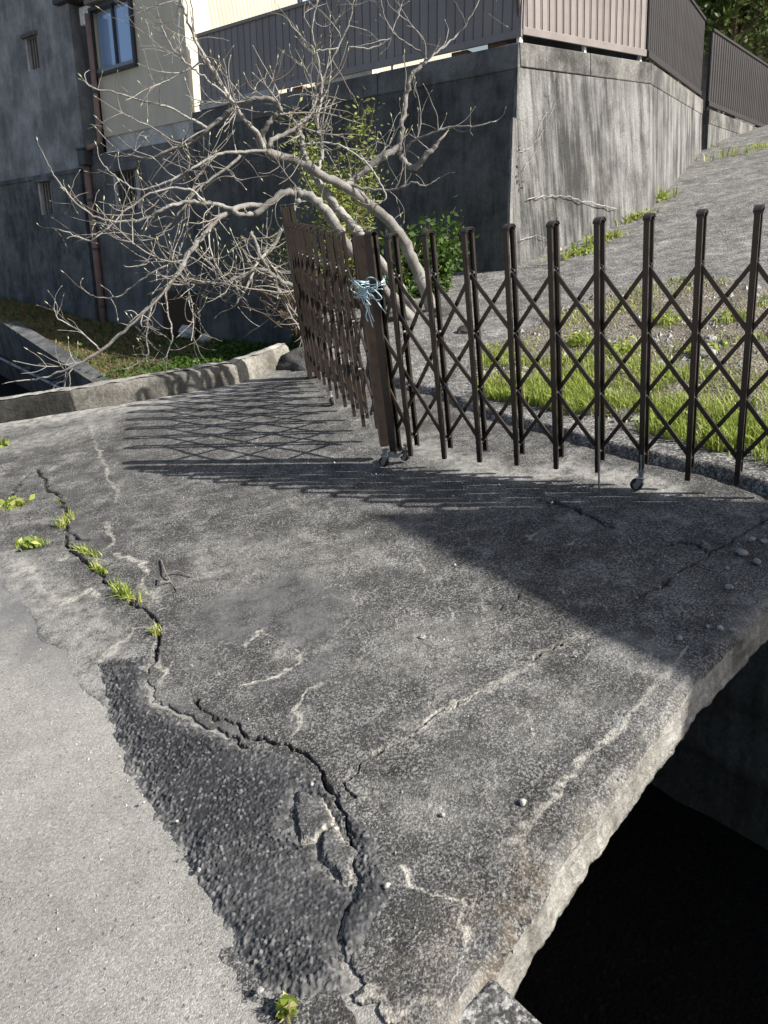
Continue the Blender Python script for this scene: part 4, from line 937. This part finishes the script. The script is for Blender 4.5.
for lo in ([(.0, .085, .985), (-.01, .09, .93), (.012, .088, .87), (.03, .085, .80)], [(.0, .085, .985), (.03, .095, .94), (.02, .09, .89), (.045, .085, .83)], [(.01, .085, .985), (.07, .10, .96), (.12, .09, .90), (.15, .085, .87)], [(.0, .085, .98), (.01, .09, .91), (-.012, .09, .86), (0, .09, .83)]):
    mb = MB(); mb.tube(smooth_path([loc3(p_[0]*.75, p_[1]*.85, p_[2]) for p_ in lo], 5), .0028, 6); part('loose_end', mb, M['string'], t, smooth=True)

# ------------------------------------------------------------------ leaves and blades
def leaf_mesh(name, C, size, elong=1.6, droop=.3, seed=1, tone=None):
    r = np.random.default_rng(seed); n = len(C); C = np.asarray(C, float)
    a = r.normal(size=(n, 3)); a[:, 2] = a[:, 2]*.6-droop*.3; a /= np.linalg.norm(a, axis=1)[:, None]
    b = r.normal(size=(n, 3)); b -= a*(a*b).sum(1)[:, None]; b /= np.linalg.norm(b, axis=1)[:, None]
    s = (size*(.55+.9*r.random(n)))[:, None]; c = np.cross(a, b)*s*.15
    V = np.stack([C-a*s*elong*.5, C+b*s*.42+c, C+a*s*elong*.5, C-b*s*.42+c], 1).reshape(-1, 3)
    me = mesh_np(name, V, np.arange(4*n).reshape(-1, 4))
    tn = (r.random(n) if tone is None else np.clip(tone+r.normal(size=n)*.15, 0, 1)).repeat(4)
    at = me.attributes.new('leaf_tone', 'FLOAT', 'POINT'); at.data.foreach_set('value', tn.astype(np.float32)); return me
def blade_mesh(name, P, h, wd, lean=.5, seed=1, dry=.1):
    r = np.random.default_rng(seed); n = len(P); P = np.asarray(P, float); h = np.broadcast_to(h, (n,))*(.45+.8*r.random(n))
    a = r.random(n)*6.283; dv = np.c_[np.cos(a), np.sin(a), np.zeros(n)]; sd_ = np.c_[-np.sin(a), np.cos(a), np.zeros(n)]*wd*(.6+.8*r.random(n))[:, None]
    ln = (lean*r.random(n))[:, None]; hz = np.c_[np.zeros(n), np.zeros(n), h]
    m1 = P+hz*.55+dv*ln*h[:, None]*.3; m2 = P+hz*(1-.25*ln)+dv*ln*h[:, None]*1.1
    V = np.stack([P-sd_, P+sd_, m1-sd_*.8, m1+sd_*.8, m2], 1).reshape(-1, 3)
    i = np.arange(n)[:, None]*5; F = np.concatenate([i+[0, 1, 3], i+[0, 3, 2], i+[2, 3, 4]], 0)
    me = mesh_np(name, V, F); tn = np.where(r.random(n) < dry, .9+.1*r.random(n), r.random(n)*.8).repeat(5)
    at = me.attributes.new('leaf_tone', 'FLOAT', 'POINT'); at.data.foreach_set('value', tn.astype(np.float32)); return me
def scatter(pg, n, seed, dens=None):
    r = np.random.default_rng(seed); lo = pg.min(0); hi = pg.max(0); out = []
    while sum(map(len, out)) < n:
        q = lo+(hi-lo)*r.random((n*2, 2)); q = q[inpoly(q[:, 0], q[:, 1], pg)]
        if dens is not None: q = q[r.random(len(q)) < dens(q[:, 0], q[:, 1])]
        out.append(q)
    return np.concatenate(out)[:n]
# bright grass strip on the soil beyond the gate
pg = np.vstack([GR_LO, GR_UP[::-1]])
q = scatter(pg, 9500, 3, lambda x, y: sst(.36, .6, fbm(x*3.6, y*3.6, 161, 5))*(.35+.65*sst(.75, .1, dseg(x, y, GR_LO)[0])))
o = link('grass_strip', blade_mesh('grass_strip', np.c_[q, ramp_z(q[:, 0], q[:, 1])+.0], .10, .0035, .9, 5, .12), M['grass']); o['kind'] = 'stuff'; tag(o, 'bright green grass strip on the ramp behind the gate', 'grass')
q = scatter(GRAVEL, 4500, 8, lambda x, y: sst(.52, .7, fbm(x*2.4+5, y*2.4, 163, 4)))
o = link('ground_cover', blade_mesh('ground_cover', np.c_[q, ramp_z(q[:, 0], q[:, 1])+.01], .055, .004, 1.2, 6, .35), M['grass']); o['kind'] = 'stuff'; tag(o, 'patchy low weeds among the stones on the ramp', 'weeds')
# dry and green grass on the bank
b0 = fp(0, -3.3); bpg = np.array([(-1.5, 7.0), tuple(BE[1]), tuple(BE[2]), tuple(BE[3]), tuple(BE[3]+(BE[4]-BE[3])*.3)]+[tuple((b0+FU*s)[:2]+FN[:2]*-.1) for s in (14, 9, 6, 3.2)]+[(-.75, 7.6)])
q = scatter(bpg, 26000, 12, lambda x, y: .25+.75*sst(.3, .55, fbm(x*1.5, y*1.5, 165, 4)))
green = sst(9.5, 7.2, -q[:, 0]*.9+q[:, 1]*.35+2.0*(fbm(q[:, 0], q[:, 1], 167)-.5))
gk = RNG.random(len(q)) < np.clip(.08+.92*sst(-3.9, -2.6, q[:, 0]+.25*(11-q[:, 1])), 0, 1)*.85
P3 = np.c_[q, bank_z(q[:, 0], q[:, 1])-.02]
o = link('bank_grass', blade_mesh('bank_grass', P3[~gk], .075, .006, 1.3, 7, .4), M['dry']); o['kind'] = 'stuff'; tag(o, 'short dry brown grass on the canal bank', 'grass')
o = link('bank_weeds', leaf_mesh('bank_weeds', np.c_[P3[gk][:, :2], P3[gk][:, 2]+.02+.07*RNG.random(gk.sum())], .045, 1.5, .1, 8), M['leaf']); o['kind'] = 'stuff'; tag(o, 'low green leafy weeds on the bank behind the curb', 'weeds')
# weeds in the cracks of the deck
def tuft(px, n, h, spread, label, group, mat='grass', z=None, wd=.0028, dry=.15, along=None, name='weed_tuft', leafy=0):
    c = G(px) if z is None else np.array([*G(px, z)[:2], z]); r = np.random.default_rng(int(px[0]*7+px[1])); a = r.normal(size=(n, 2))*spread*.5
    if along is not None: v = np.array(along)/np.linalg.norm(along); a = np.outer(r.normal(size=n)*spread, v)+r.normal(size=(n, 2))*spread*.22
    P_ = np.c_[a, np.zeros(n)-.005]; me = blade_mesh(name, P_, h, wd, 1.1, int(px[0]), dry)
    o = link(name, me, M[mat], loc=c); tag(o, label, 'weed', group)
    if leafy:
        L_ = np.c_[r.normal(size=(leafy, 2))*spread*.55, r.random(leafy)*h*.8]; link('leaves', leaf_mesh('leaves', L_, .03, 1.4, .1, int(px[1])), M[mat], o)
    return o
g1 = 'weeds in the cracks of the deck'
tuft((17, 507), 120, .055, .06, 'leafy weed by the crack closest to the left picture edge', g1, leafy=60)
tuft((34, 547), 150, .05, .055, 'low flat weed tuft below the left crack corner', g1, leafy=40, along=(1, -.2))
tuft((68, 525), 90, .075, .05, 'upright grass tuft at the top of the long crack', g1, along=(.1, 1))
tuft((90, 556), 100, .065, .05, 'grass tuft second along the long crack', g1, along=(1, -1))
tuft((100, 572), 90, .055, .035, 'small grass tuft midway along the long crack', g1, along=(1, -1))
tuft((126, 598), 120, .075, .055, 'tallest bright grass tuft low on the long crack', g1, along=(1, -1))
tuft((158, 634), 50, .045, .02, 'small yellowed tuft above the black asphalt patch', g1, dry=.5)
tuft((52, 502), 60, .03, .05, 'thin weed fringe on the upper deck crack', g1, along=(1, -.3))
tuft((1, 447), 60, .06, .05, 'small weed at the left picture edge below the curb', g1, leafy=40)
tuft((289, 1012), 30, .03, .012, 'tiny green weed below the black asphalt patch', g1, leafy=26)
g2 = 'weeds on the ramp'
for px, n, h, sp, lb in [((580, 345), 120, .12, .10, 'round weed clump among ramp stones left of the others'), ((662, 325), 130, .12, .14, 'weed clump among ramp stones near the middle of the gate'), ((735, 322), 110, .10, .16, 'weed clump among ramp stones close to the right picture edge'), ((705, 352), 80, .08, .12, 'sparse weed clump just above the grass strip'), ((622, 352), 90, .09, .14, 'yellowish weed clump just above the grass strip on the left')]:
    tuft(px, n, h, sp, lb, g2, z=.10, wd=.005, leafy=80)
for px, n, h, sp, lb, z in [((655, 208), 160, .28, .22, 'tall leafy weed at the foot of the streaked wall', .52), ((638, 224), 100, .2, .2, 'smaller weed at the foot of the wall beside the tall one', .42), ((606, 243), 130, .14, .25, 'low grass at the wall foot below the lime crack', .34), ((580, 256), 90, .12, .2, 'low grass at the wall foot behind the gate posts', .28), ((732, 150), 120, .2, .5, 'grass clump at the top of the ramp below the far fence', 1.02), ((760, 152), 120, .2, .6, 'grass clump at the top of the ramp at the right picture edge', .98)]:
    tuft(px, n, h, sp, lb, g2, z=z, wd=.012, leafy=120, along=(.85, .5))
# ------------------------------------------------------------------ stones and crumbs lying about
stones = [((423, 641), .020, 'stone', 'dark and white pebble lying alone mid deck'), ((523, 807), .016, 'stone_white', 'white pebble on the deck left of the lime streak'), ((443, 819), .011, 'stone_white', 'small white pebble above the cracked corner'), ((388, 890), .013, 'stone_white', 'white chip at the tip of the lime loop'), ((313, 788), .010, 'stone_white', 'white chip at the top of the patch islands'), ((261, 995), .014, 'stone', 'grey pebble at the foot of the black patch'), ((200, 874), .010, 'stone', 'pebble on the road beside the black patch'), ((178, 825), .008, 'stone_white', 'white speck of stone on the black patch edge'), ((145, 806), .008, 'stone_white', 'white stone chip at the road edge of the patch'),
          ((742, 557), .034, 'stone', 'largest pale rubble stone in the shaded corner'), ((752, 543), .022, 'stone', 'rubble stone above the largest one'), ((757, 566), .024, 'stone', 'rubble stone right of the largest one'), ((729, 591), .022, 'stone', 'pale rubble stone below the largest one'), ((727, 572), .014, 'stone', 'small rubble stone left of the largest one'), ((764, 545), .02, 'stone', 'rubble stone nearest the right picture edge'), ((679, 642), .018, 'stone', 'pale stone near the shaded canal edge'), ((720, 632), .017, 'stone_white', 'first mossy crumb by the canal edge'), ((733, 634), .016, 'stone', 'second mossy crumb by the canal edge'), ((708, 630), .012, 'stone', 'small crumb left of the mossy crumbs'), ((455, 568), .010, 'stone_white', 'tiny white stone at the shade line'), ((444, 643), .008, 'stone_white', 'tiny white stone right of the lone pebble'), ((575, 660), .009, 'stone', 'tiny stone on the old joint')]
for i, (px, r, m_, lb) in enumerate(stones):
    p = G(px); o = link('pebble', rock(r*.6, 3+i, (1.2, .9, .7)), M[m_], loc=(p[0], p[1], .012+r*.3), rz=i*1.3); tag(o, lb, 'stone', 'loose stones on the deck')
rs = np.random.default_rng(5); RK = [rock(1.0, 40+i, (1.2, .9, .7)) for i in range(6)]
for me in RK: me.materials.append(M['stone'])
big = [((705, 355), .085, 'largest pale boulder among the stones on the ramp'), ((710, 340), .05, 'stone behind the largest ramp boulder'), ((669, 348), .045, 'stone left of the largest ramp boulder'), ((612, 345), .05, 'pale stone at the left of the ramp rubble'), ((660, 363), .045, 'yellowish stone just above the grass strip'), ((742, 365), .05, 'stone above the grass strip close to the right edge'), ((625, 332), .04, 'rear stone left in the ramp rubble'), ((752, 345), .04, 'rear stone right in the ramp rubble'), ((690, 372), .035, 'small stone at the grass edge')]
for i, (px, r, lb) in enumerate(big):
    p = G(px, .1); o = link('ramp_stone', RK[i % 6], None, loc=(p[0], p[1], float(ramp_z(p[0], p[1]))+r*.3), rz=i*.9); o.scale = (r, r, r); tag(o, lb, 'stone', 'stones on the ramp')
V = []; F = []                                                     # crumbs nobody could count
def crumbs(name, pts, zf, rad, mat, label):
    mb = MB()
    for (x, y) in pts:
        r = rad*(.4+1.2*random.random()**2); a = random.random()*6; z = zf(x, y)
        v = [(x+r*math.cos(a+k*2.1)*(1+.3*random.random()), y+r*math.sin(a+k*2.1), z-.003) for k in range(3)]+[(x+r*.2, y, z+r*.9)]
        mb.add(v, [(0, 1, 3), (1, 2, 3), (2, 0, 3)])
    o = link(name, mb.mesh(name), mat); o['kind'] = 'stuff'; tag(o, label, 'gravel')
crumbs('ramp_gravel', scatter(GRAVEL, 2200, 21), lambda x, y: float(ramp_z(x, y))+.015, .022, M['stone'], 'loose gravel between the stones on the ramp')
dk_pg = gl([(5, 480), (300, 420), (420, 470), (768, 520), (690, 680), (520, 960), (420, 1000), (360, 800), (160, 660), (60, 560)])
crumbs('deck_grit', scatter(dk_pg, 900, 22), lambda x, y: .012, .0045, M['stone'], 'fine grit scattered over the deck')
rd_pg = gl([(0, 600), (90, 680), (160, 820), (250, 1000), (0, 1024)])
crumbs('road_grit', scatter(rd_pg, 350, 23), lambda x, y: -.003, .0035, M['stone'], 'fine grit scattered over the road')
c = G((165, 572)); t = thing('dry_twig', 'dry forked twig lying on the deck beside the cracks', 'twig', (c[0], c[1], .02))
for pl in ([(161, 560), (166, 575), (172, 583), (177, 590)], [(167, 575), (178, 573), (194, 577)], [(170, 582), (161, 585), (156, 578)]):
    mb = MB(); mb.tube([[*G(p_, .02)[:2], .022+.012*math.sin(i*2)] for i, p_ in enumerate(pl)], [.004, .0035, .003, .002][:len(pl)], 5); part('stem', mb, M['wood_grey'], t)

# ------------------------------------------------------------------ the bare tree
def limb(nodes):                                       # (px, py, distance, width in px)
    pts = [[*atY((a, b), y), w_*(.37 if nodes[0][3] > 13 else .30)*(y*.93)/FPX] for a, b, y, w_ in nodes]
    P_ = smooth_path(pts, 6); k = np.arange(len(P_)); rj = np.random.default_rng(int(nodes[0][0]*3+nodes[1][1]))
    P_[1:-1, :3] += rj.normal(size=(len(P_)-2, 3))*np.minimum(.010, .12*P_[1:-1, 3:4]+.0035)
    return P_
LIMBS = [
 [(436, 332, 8.3, 22), (428, 300, 8.25, 18), (412, 258, 8.2, 16), (392, 225, 8.15, 15), (368, 204, 8.1, 14), (345, 187, 8.0, 13), (318, 172, 7.9, 12), (290, 160, 7.9, 12), (266, 151, 7.8, 11)],
 [(420, 330, 8.1, 18), (396, 302, 7.95, 16), (370, 272, 7.8, 15), (346, 243, 7.7, 15), (330, 216, 7.7, 14), (316, 200, 7.7, 13), (298, 192, 7.7, 11), (278, 196, 7.6, 9), (254, 214, 7.5, 8)],
 [(428, 330, 8.2, 14), (400, 288, 8.1, 13), (372, 250, 8.0, 12), (350, 222, 8.0, 12), (332, 200, 8.0, 11), (318, 180, 8.0, 9), (306, 158, 8.0, 7), (300, 130, 8.05, 6)],
 [(266, 151, 7.8, 10), (262, 135, 7.8, 9), (272, 118, 7.8, 8), (280, 110, 7.8, 8), (274, 101, 7.75, 7), (258, 98, 7.7, 7), (235, 106, 7.7, 7), (209, 129, 7.6, 6), (192, 141, 7.6, 5), (170, 150, 7.5, 4), (146, 158, 7.5, 3.5), (118, 152, 7.5, 2.5)],
 [(268, 150, 7.8, 9), (272, 141, 7.8, 8), (297, 127, 7.9, 6), (308, 117, 8.0, 5), (318, 96, 8.1, 4), (326, 70, 8.2, 3.5), (338, 48, 8.2, 3), (349, 22, 8.2, 2.6), (356, -8, 8.2, 2)],
 [(266, 149, 7.8, 9), (254, 130, 7.7, 8), (244, 119, 7.7, 7), (230, 99, 7.6, 7), (217, 78, 7.6, 6), (199, 47, 7.5, 5), (188, 22, 7.5, 4), (180, -4, 7.5, 3.5)],
 [(345, 188, 8.0, 12), (352, 182, 8.1, 12), (367, 168, 8.2, 11), (384, 156, 8.2, 11), (398, 145, 8.3, 10), (402, 125, 8.3, 8), (406, 96, 8.4, 8), (412, 74, 8.4, 7), (426, 61, 8.4, 6)],
 [(424, 62, 8.4, 3.2), (440, 50, 8.5, 3), (456, 36, 8.6, 2.6), (470, 18, 8.6, 2.2), (482, -5, 8.6, 1.8)],
 [(425, 62, 8.4, 3), (424, 40, 8.4, 2.6), (410, 24, 8.3, 2.2), (396, 12, 8.3, 2)], 
 [(426, 60, 8.4, 2.6), (418, 50, 8.4, 2.4), (396, 36, 8.2, 2.2), (384, 14, 8.2, 2), (380, -6, 8.2, 1.6)],
 [(398, 146, 8.3, 9), (404, 160, 8.3, 9), (414, 168, 8.25, 10), (425, 156, 8.2, 9), (436, 145, 8.2, 8)],
 [(404, 152, 8.3, 4), (414, 141, 8.2, 3.4), (432, 133, 8.1, 3), (452, 127, 8.1, 2.8), (476, 126, 8.0, 2.4), (496, 121, 8.0, 2)],
 [(254, 214, 7.5, 8), (240, 214, 7.4, 8), (223, 206, 7.4, 8), (205, 203, 7.3, 7), (183, 202, 7.3, 6), (164, 209, 7.2, 5), (140, 220, 7.2, 5), (112, 221, 7.1, 4), (90, 214, 7.1, 3.5), (70, 196, 7.0, 3), (56, 178, 7.0, 2.4), (48, 164, 7.0, 2)],
 [(262, 206, 7.6, 9), (242, 207, 7.5, 9), (224, 214, 7.4, 9), (206, 232, 7.3, 9), (190, 252, 7.2, 9), (176, 276, 7.1, 8), (158, 298, 7.05, 7), (134, 322, 7.0, 6), (104, 348, 6.95, 5.5), (74, 366, 6.9, 5), (50, 376, 6.9, 4), (31, 380, 6.9, 3.6)],
 [(372, 272, 7.8, 10), (340, 292, 7.7, 9), (304, 290, 7.5, 8), (281, 280, 7.4, 8), (262, 270, 7.3, 7), (243, 276, 7.3, 6), (220, 283, 7.2, 5), (200, 283, 7.2, 4.5), (180, 282, 7.2, 3.5), (160, 276, 7.15, 2.6)],
 [(300, 200, 7.6, 8), (286, 222, 7.6, 8), (270, 250, 7.6, 7), (258, 262, 7.5, 5), (244, 292, 7.4, 4), (232, 308, 7.4, 3)],
 [(251, 232, 7.5, 7), (262, 258, 7.5, 7), (276, 284, 7.5, 6), (288, 310, 7.5, 4), (300, 330, 7.4, 3)],
 [(206, 203, 7.3, 4.5), (190, 190, 7.3, 4), (160, 190, 7.25, 3.2), (132, 205, 7.2, 3), (108, 228, 7.15, 2.6), (90, 240, 7.1, 2.2), (66, 232, 7.1, 1.8), (52, 228, 7.1, 1.5)],
 [(209, 129, 7.6, 5), (190, 118, 7.5, 4), (164, 106, 7.45, 3.4), (140, 100, 7.4, 3), (112, 92, 7.4, 2.6), (92, 88, 7.4, 2.2), (86, 82, 7.4, 2)],
 [(230, 99, 7.6, 4), (208, 80, 7.5, 3.4), (190, 66, 7.5, 3), (176, 52, 7.5, 2.6), (166, 36, 7.5, 2.2), (160, 20, 7.5, 1.8)],
 [(268, 150, 7.8, 6), (240, 152, 7.7, 5), (214, 156, 7.6, 4.5), (192, 168, 7.5, 4), (168, 182, 7.4, 3.4), (140, 190, 7.4, 3), (120, 180, 7.4, 2.6), (104, 166, 7.35, 2.2)],
 [(240, 155, 7.7, 5), (222, 172, 7.6, 4.6), (200, 188, 7.5, 4), (178, 214, 7.4, 3.6), (160, 236, 7.3, 3), (146, 240, 7.3, 2.4), (120, 238, 7.25, 2)],
 [(188, 253, 7.2, 5), (180, 262, 7.2, 4), (160, 268, 7.15, 3.4), (138, 282, 7.1, 3), (118, 296, 7.1, 2.6), (96, 297, 7.05, 2.2), (84, 290, 7.05, 1.8)],
 [(158, 298, 7.05, 4), (150, 312, 7.0, 3.4), (146, 336, 7.0, 3), (148, 354, 7.0, 2.6), (140, 362, 7.0, 2)],
 [(165, 290, 7.05, 3.4), (168, 312, 7.05, 3), (172, 336, 7.0, 2.6), (166, 356, 7.0, 2), (160, 362, 7.0, 1.6)],
 [(100, 350, 6.95, 3), (86, 336, 6.95, 2.4), (72, 326, 6.95, 2.2), (58, 318, 6.95, 1.8), (54, 308, 6.95, 1.6)],
 [(318, 172, 7.9, 6), (322, 150, 8.0, 5), (318, 120, 8.0, 4), (322, 92, 8.1, 3.4), (318, 60, 8.1, 3), (312, 30, 8.1, 2.4), (318, 0, 8.1, 2)],
 [(338, 48, 8.2, 2.6), (320, 50, 8.15, 2.4), (304, 40, 8.1, 2.2), (288, 20, 8.1, 1.8)],
 [(348, 47, 8.2, 2.8), (372, 48, 8.2, 2.6), (388, 40, 8.2, 2.2), (396, 22, 8.2, 1.8), (402, 4, 8.2, 1.6)],
 [(348, 186, 8.0, 5), (380, 190, 8.0, 4), (400, 188, 7.95, 3.4), (412, 182, 7.9, 3), (425, 186, 7.9, 2.4), (440, 178, 7.9, 2)],
 [(360, 154, 8.0, 3.4), (376, 176, 7.9, 3), (386, 196, 7.9, 3), (378, 204, 7.9, 2.4)],
 [(300, 145, 7.9, 3), (330, 143, 7.9, 3), (352, 152, 7.9, 3), (368, 162, 8.0, 2.6), (384, 150, 8.0, 2.2), (392, 138, 8.0, 1.8)],
]
base = atY((434, 330), 8.3)
t = thing('bare_tree', 'leafless pale grey fig tree sprawling over the curb behind the gate', 'tree', (base[0], base[1], .05))
TW = []; BUD = MB(); tr = np.random.default_rng(31)
def grow(p0, d0, L, r, depth=0):
    n = 7; pts = [p0]; d = d0/np.linalg.norm(d0); kink = tr.normal(size=3)*.22
    for i in range(n):
        d = d+np.array([0, 0, .06])+kink*.4+tr.normal(size=3)*.13; d /= np.linalg.norm(d); pts.append(pts[-1]+d*L/n)
    pts = np.array(pts); TW.append((pts, np.linspace(r, r*.42, n+1)))
    e = pts[-1]; s = .5+.6*tr.random()
    BUD.add([e-d*.006]+[e+d*.014*s+.007*s*np.array(v) for v in ((1, 0, 0), (0, 1, 0), (-1, 0, 0), (0, -1, 0))]+[e+d*.042*s], [(0, 2, 1), (0, 3, 2), (0, 4, 3), (0, 1, 4), (5, 1, 2), (5, 2, 3), (5, 3, 4), (5, 4, 1)])
    if depth < 1 and L > .25:
        for k in range(tr.integers(0, 3) if L < .5 else tr.integers(3, 7)):
            i = tr.integers(1, n-1); grow(pts[i], d*.6+tr.normal(size=3)*.6, (.5 if L < .5 else .4)*L, r*.62, depth+1)
for i, nd in enumerate(LIMBS):
    P4 = limb(nd); mb = MB(); rad = P4[:, 3]*(.93+.16*np.random.default_rng(i).random(len(P4))**3)
    mb.tube(P4[:, :3], rad, 10 if nd[0][3] > 8 else 7)
    part('trunk' if i < 3 else 'branch', mb, M['bark'], t, smooth=True)
    L = np.linalg.norm(np.diff(P4[:, :3], axis=0), axis=1).sum(); thin = nd[len(nd)//2][3] < 8
    nt = int(L*(9 if thin else 4)*(.6 if np.mean([a[0] for a in nd]) > 330 else 1))
    mx = np.mean([a[0] for a in nd]); lf = .62 if mx < 160 else 1.0
    if i == 13: nt = int(nt*.7)
    for k in range(nt):
        j = int((.15+(.6 if i == 13 else .85)*tr.random())*(len(P4)-1)); j = min(max(j, 1), len(P4)-2); tg = P4[j+1, :3]-P4[j-1, :3]; tg /= np.linalg.norm(tg)
        d = tg*.7+tr.normal(size=3)*.75+np.array([-.12, 0, .28]); grow(P4[j, :3], d, lf*(.12+.42*tr.random()**1.4), min(.0065, P4[j, 3]*.6)*(.75+.5*tr.random()))
    if i > 2 and L > .7 and 150 < np.mean([a[0] for a in nd]) < 330:
        for k in range(int(L*3.6)):                       # longer crooked shoots
            j = int((.1+.85*tr.random())*(len(P4)-1)); j = min(max(j, 1), len(P4)-2); tg = P4[j+1, :3]-P4[j-1, :3]; tg /= np.linalg.norm(tg)
            grow(P4[j, :3], tg*.9+tr.normal(size=3)*.7+np.array([.0, -.05, -.05]), .45+.45*tr.random(), min(.010, P4[j, 3]*.6))
    e = P4[-1, :3]; grow(e, P4[-1, :3]-P4[-3, :3], .12+.1*tr.random(), P4[-1, 3]*.9)
for m_, sel in (('bark', lambda k: k % 5 < 2), ('twig', lambda k: k % 5 >= 2)):
    mb = MB()
    for k, (pts, rad) in enumerate(TW):
        if sel(k): mb.tube(pts, rad*.85, 5, False)
    part('twigs', mb, M[m_], t, smooth=True, kind='stuff')
part('buds', BUD, M['bud'], t, kind='stuff')
# roots and rubble at the trunk foot
for i, (px, r, lb) in enumerate([((392, 322), .12, 'dark stone at the tree foot left of the trunk'), ((470, 335), .10, 'dark stone at the tree foot right of the trunk'), ((447, 318), .14, 'dark lump of earth right under the trunk')]):
    p = G(px, .05); tag(link('foot_stone', rock(r, 60+i, (1.3, 1, .6), 9, 14), M['mound'], loc=(p[0], p[1], .08)), lb, 'stone', 'stones at the tree foot')

# ------------------------------------------------------------------ shrubs and the evergreen
def shrub(name, label, c, stems, H, spread, nl, size, mat, elong, seed, up=1.0):
    r = np.random.default_rng(seed); t = thing(name, label, 'shrub', c); C = []
    for k in range(stems):
        a = r.random()*6.283; L = H*(.55+.5*r.random()); v = np.array([math.cos(a), math.sin(a), 0])*spread*(.25+.75*r.random())
        pts = np.array([np.array(c)+np.array([v[0]*.15, v[1]*.15, -.1])+np.array([v[0]*s, v[1]*s, 0])*s+np.array([0, 0, L*s*up]) for s in np.linspace(0, 1, 7)])+r.normal(size=(7, 3))*.015
        mb = MB(); mb.tube(pts, np.linspace(.008, .003, 7), 5); part('stem', mb, M['wood'], t)
        for q in range(nl//stems):
            s = .2+.8*r.random(); i = min(5, int(s*6)); f = s*6-i; p = pts[i]*(1-f)+pts[min(i+1, 6)]*f; C.append(p+r.normal(size=3)*np.array([.07, .07, .06])*(1+spread*.4))
    me = leaf_mesh('foliage', np.array(C)-np.array(c), size, elong, .2, seed); link('foliage', me, M[mat], t); return t
c = atY((345, 215), 9.1); shrub('willowy_shrub', 'pale green fine leaved shrub growing through the bare tree', (c[0], c[1], .1), 28, 2.15, .48, 5000, .024, 'leaf_y', 2.6, 71)
c = atY((290, 235), 8.9); shrub('willowy_shrub', 'small pale green shrub low between the tree limbs', (c[0], c[1], .0), 14, 1.2, .4, 1200, .022, 'leaf_y', 2.6, 74)
c = atY((300, 285), 8.4); shrub('dry_brush', 'tangle of thin dry stems at the foot of the bare tree', (c[0], c[1], -.1), 46, 1.1, .75, 140, .02, 'leaf_y', 2.6, 75)
c = atY((430, 268), 9.2); shrub('leafy_shrub', 'dense green leafy shrub against the dark wall behind the gate', (c[0], c[1], .1), 22, 1.0, .42, 2000, .05, 'leaf', 1.5, 72)
c = atY((395, 250), 9.0); shrub('leafy_shrub', 'green leafy shrub just left of the denser one behind the trunk', (c[0], c[1], .05), 12, .8, .35, 800, .045, 'leaf', 1.5, 73)
def evergreen(label, c, trunk_h, R, n, seed):
    r = np.random.default_rng(seed); t = thing('evergreen_tree', label, 'tree', c); c = np.array(c)
    mb = MB(); mb.tube([c, c+[.1, 0, trunk_h*.5], c+[0, .1, trunk_h], c+[.2, .1, trunk_h+R]], [.2, .17, .13, .05], 9); part('trunk', mb, M['wood'], t, smooth=True)
    cen = c+np.array([0, 0, trunk_h+R*.5]); cl = []
    for k in range(34):
        v = r.normal(size=3); v /= np.linalg.norm(v); p = cen+v*np.array([R, R, R*.75])*(.45+.55*r.random()); cl.append(p)
        m2 = MB(); m2.tube([c+[0, .05, trunk_h*.8], (c+[0, 0, trunk_h]+p)/2+r.normal(size=3)*.1, p], [.06, .04, .015], 5)
        if k < 12: part('limb', m2, M['wood'], t)
    cl = np.array(cl); q = cl[r.integers(0, len(cl), n)]+r.normal(size=(n, 3))*R*.16
    link('crown', leaf_mesh('crown', q-c, .11, 1.7, .2, seed), M['leaf_d'], t); return t
c = atY((735, 10), 23); evergreen('dark evergreen tree above the far fence at the top right', (c[0], c[1], .6), 3.2, 2.3, 9000, 81)
c = atY((700, 40), 19.5); evergreen('smaller evergreen tree seen through the gap between the dark fences', (c[0]-.5, c[1]+2.5, 1.0), 1.2, 1.5, 4000, 82)
c = atY((790, 30), 24); evergreen('evergreen tree cut by the right picture edge behind the fence', (c[0]+.6, c[1]+2, .6), 3.0, 2.2, 7000, 83)
# house behind the evergreen
c = atY((752, 80), 30); HO = (c[0], c[1], 0); t = thing('far_house', 'dark old house with pale posts behind the evergreen tree', 'house', HO)
mb = MB(); mb.box(c[0]-3, c[0]+6, c[1], c[1]+5, -.5, 4.4); part('wall', mb, M['house_base'], t)
mb = MB(); mb.add([(c[0]-3.6, c[1]-.9, 4.3), (c[0]+6.6, c[1]-.9, 4.3), (c[0]+6.6, c[1]+2.5, 6.2), (c[0]-3.6, c[1]+2.5, 6.2), (c[0]+6.6, c[1]+6, 4.3), (c[0]-3.6, c[1]+6, 4.3)], [(0, 1, 2, 3), (3, 2, 4, 5), (0, 3, 5), (1, 4, 2), (0, 5, 4, 1)]); part('roof', mb, M['frame'], t)
for dx in (-1.0, 0.1, 1.2, 2.4):
    mb = MB(); mb.box(c[0]+dx-.09, c[0]+dx+.09, c[1]-.25, c[1]-.08, 0, 4.29); part('post', mb, M['wood_grey'], t)
for dx in (-.7, 1.5):
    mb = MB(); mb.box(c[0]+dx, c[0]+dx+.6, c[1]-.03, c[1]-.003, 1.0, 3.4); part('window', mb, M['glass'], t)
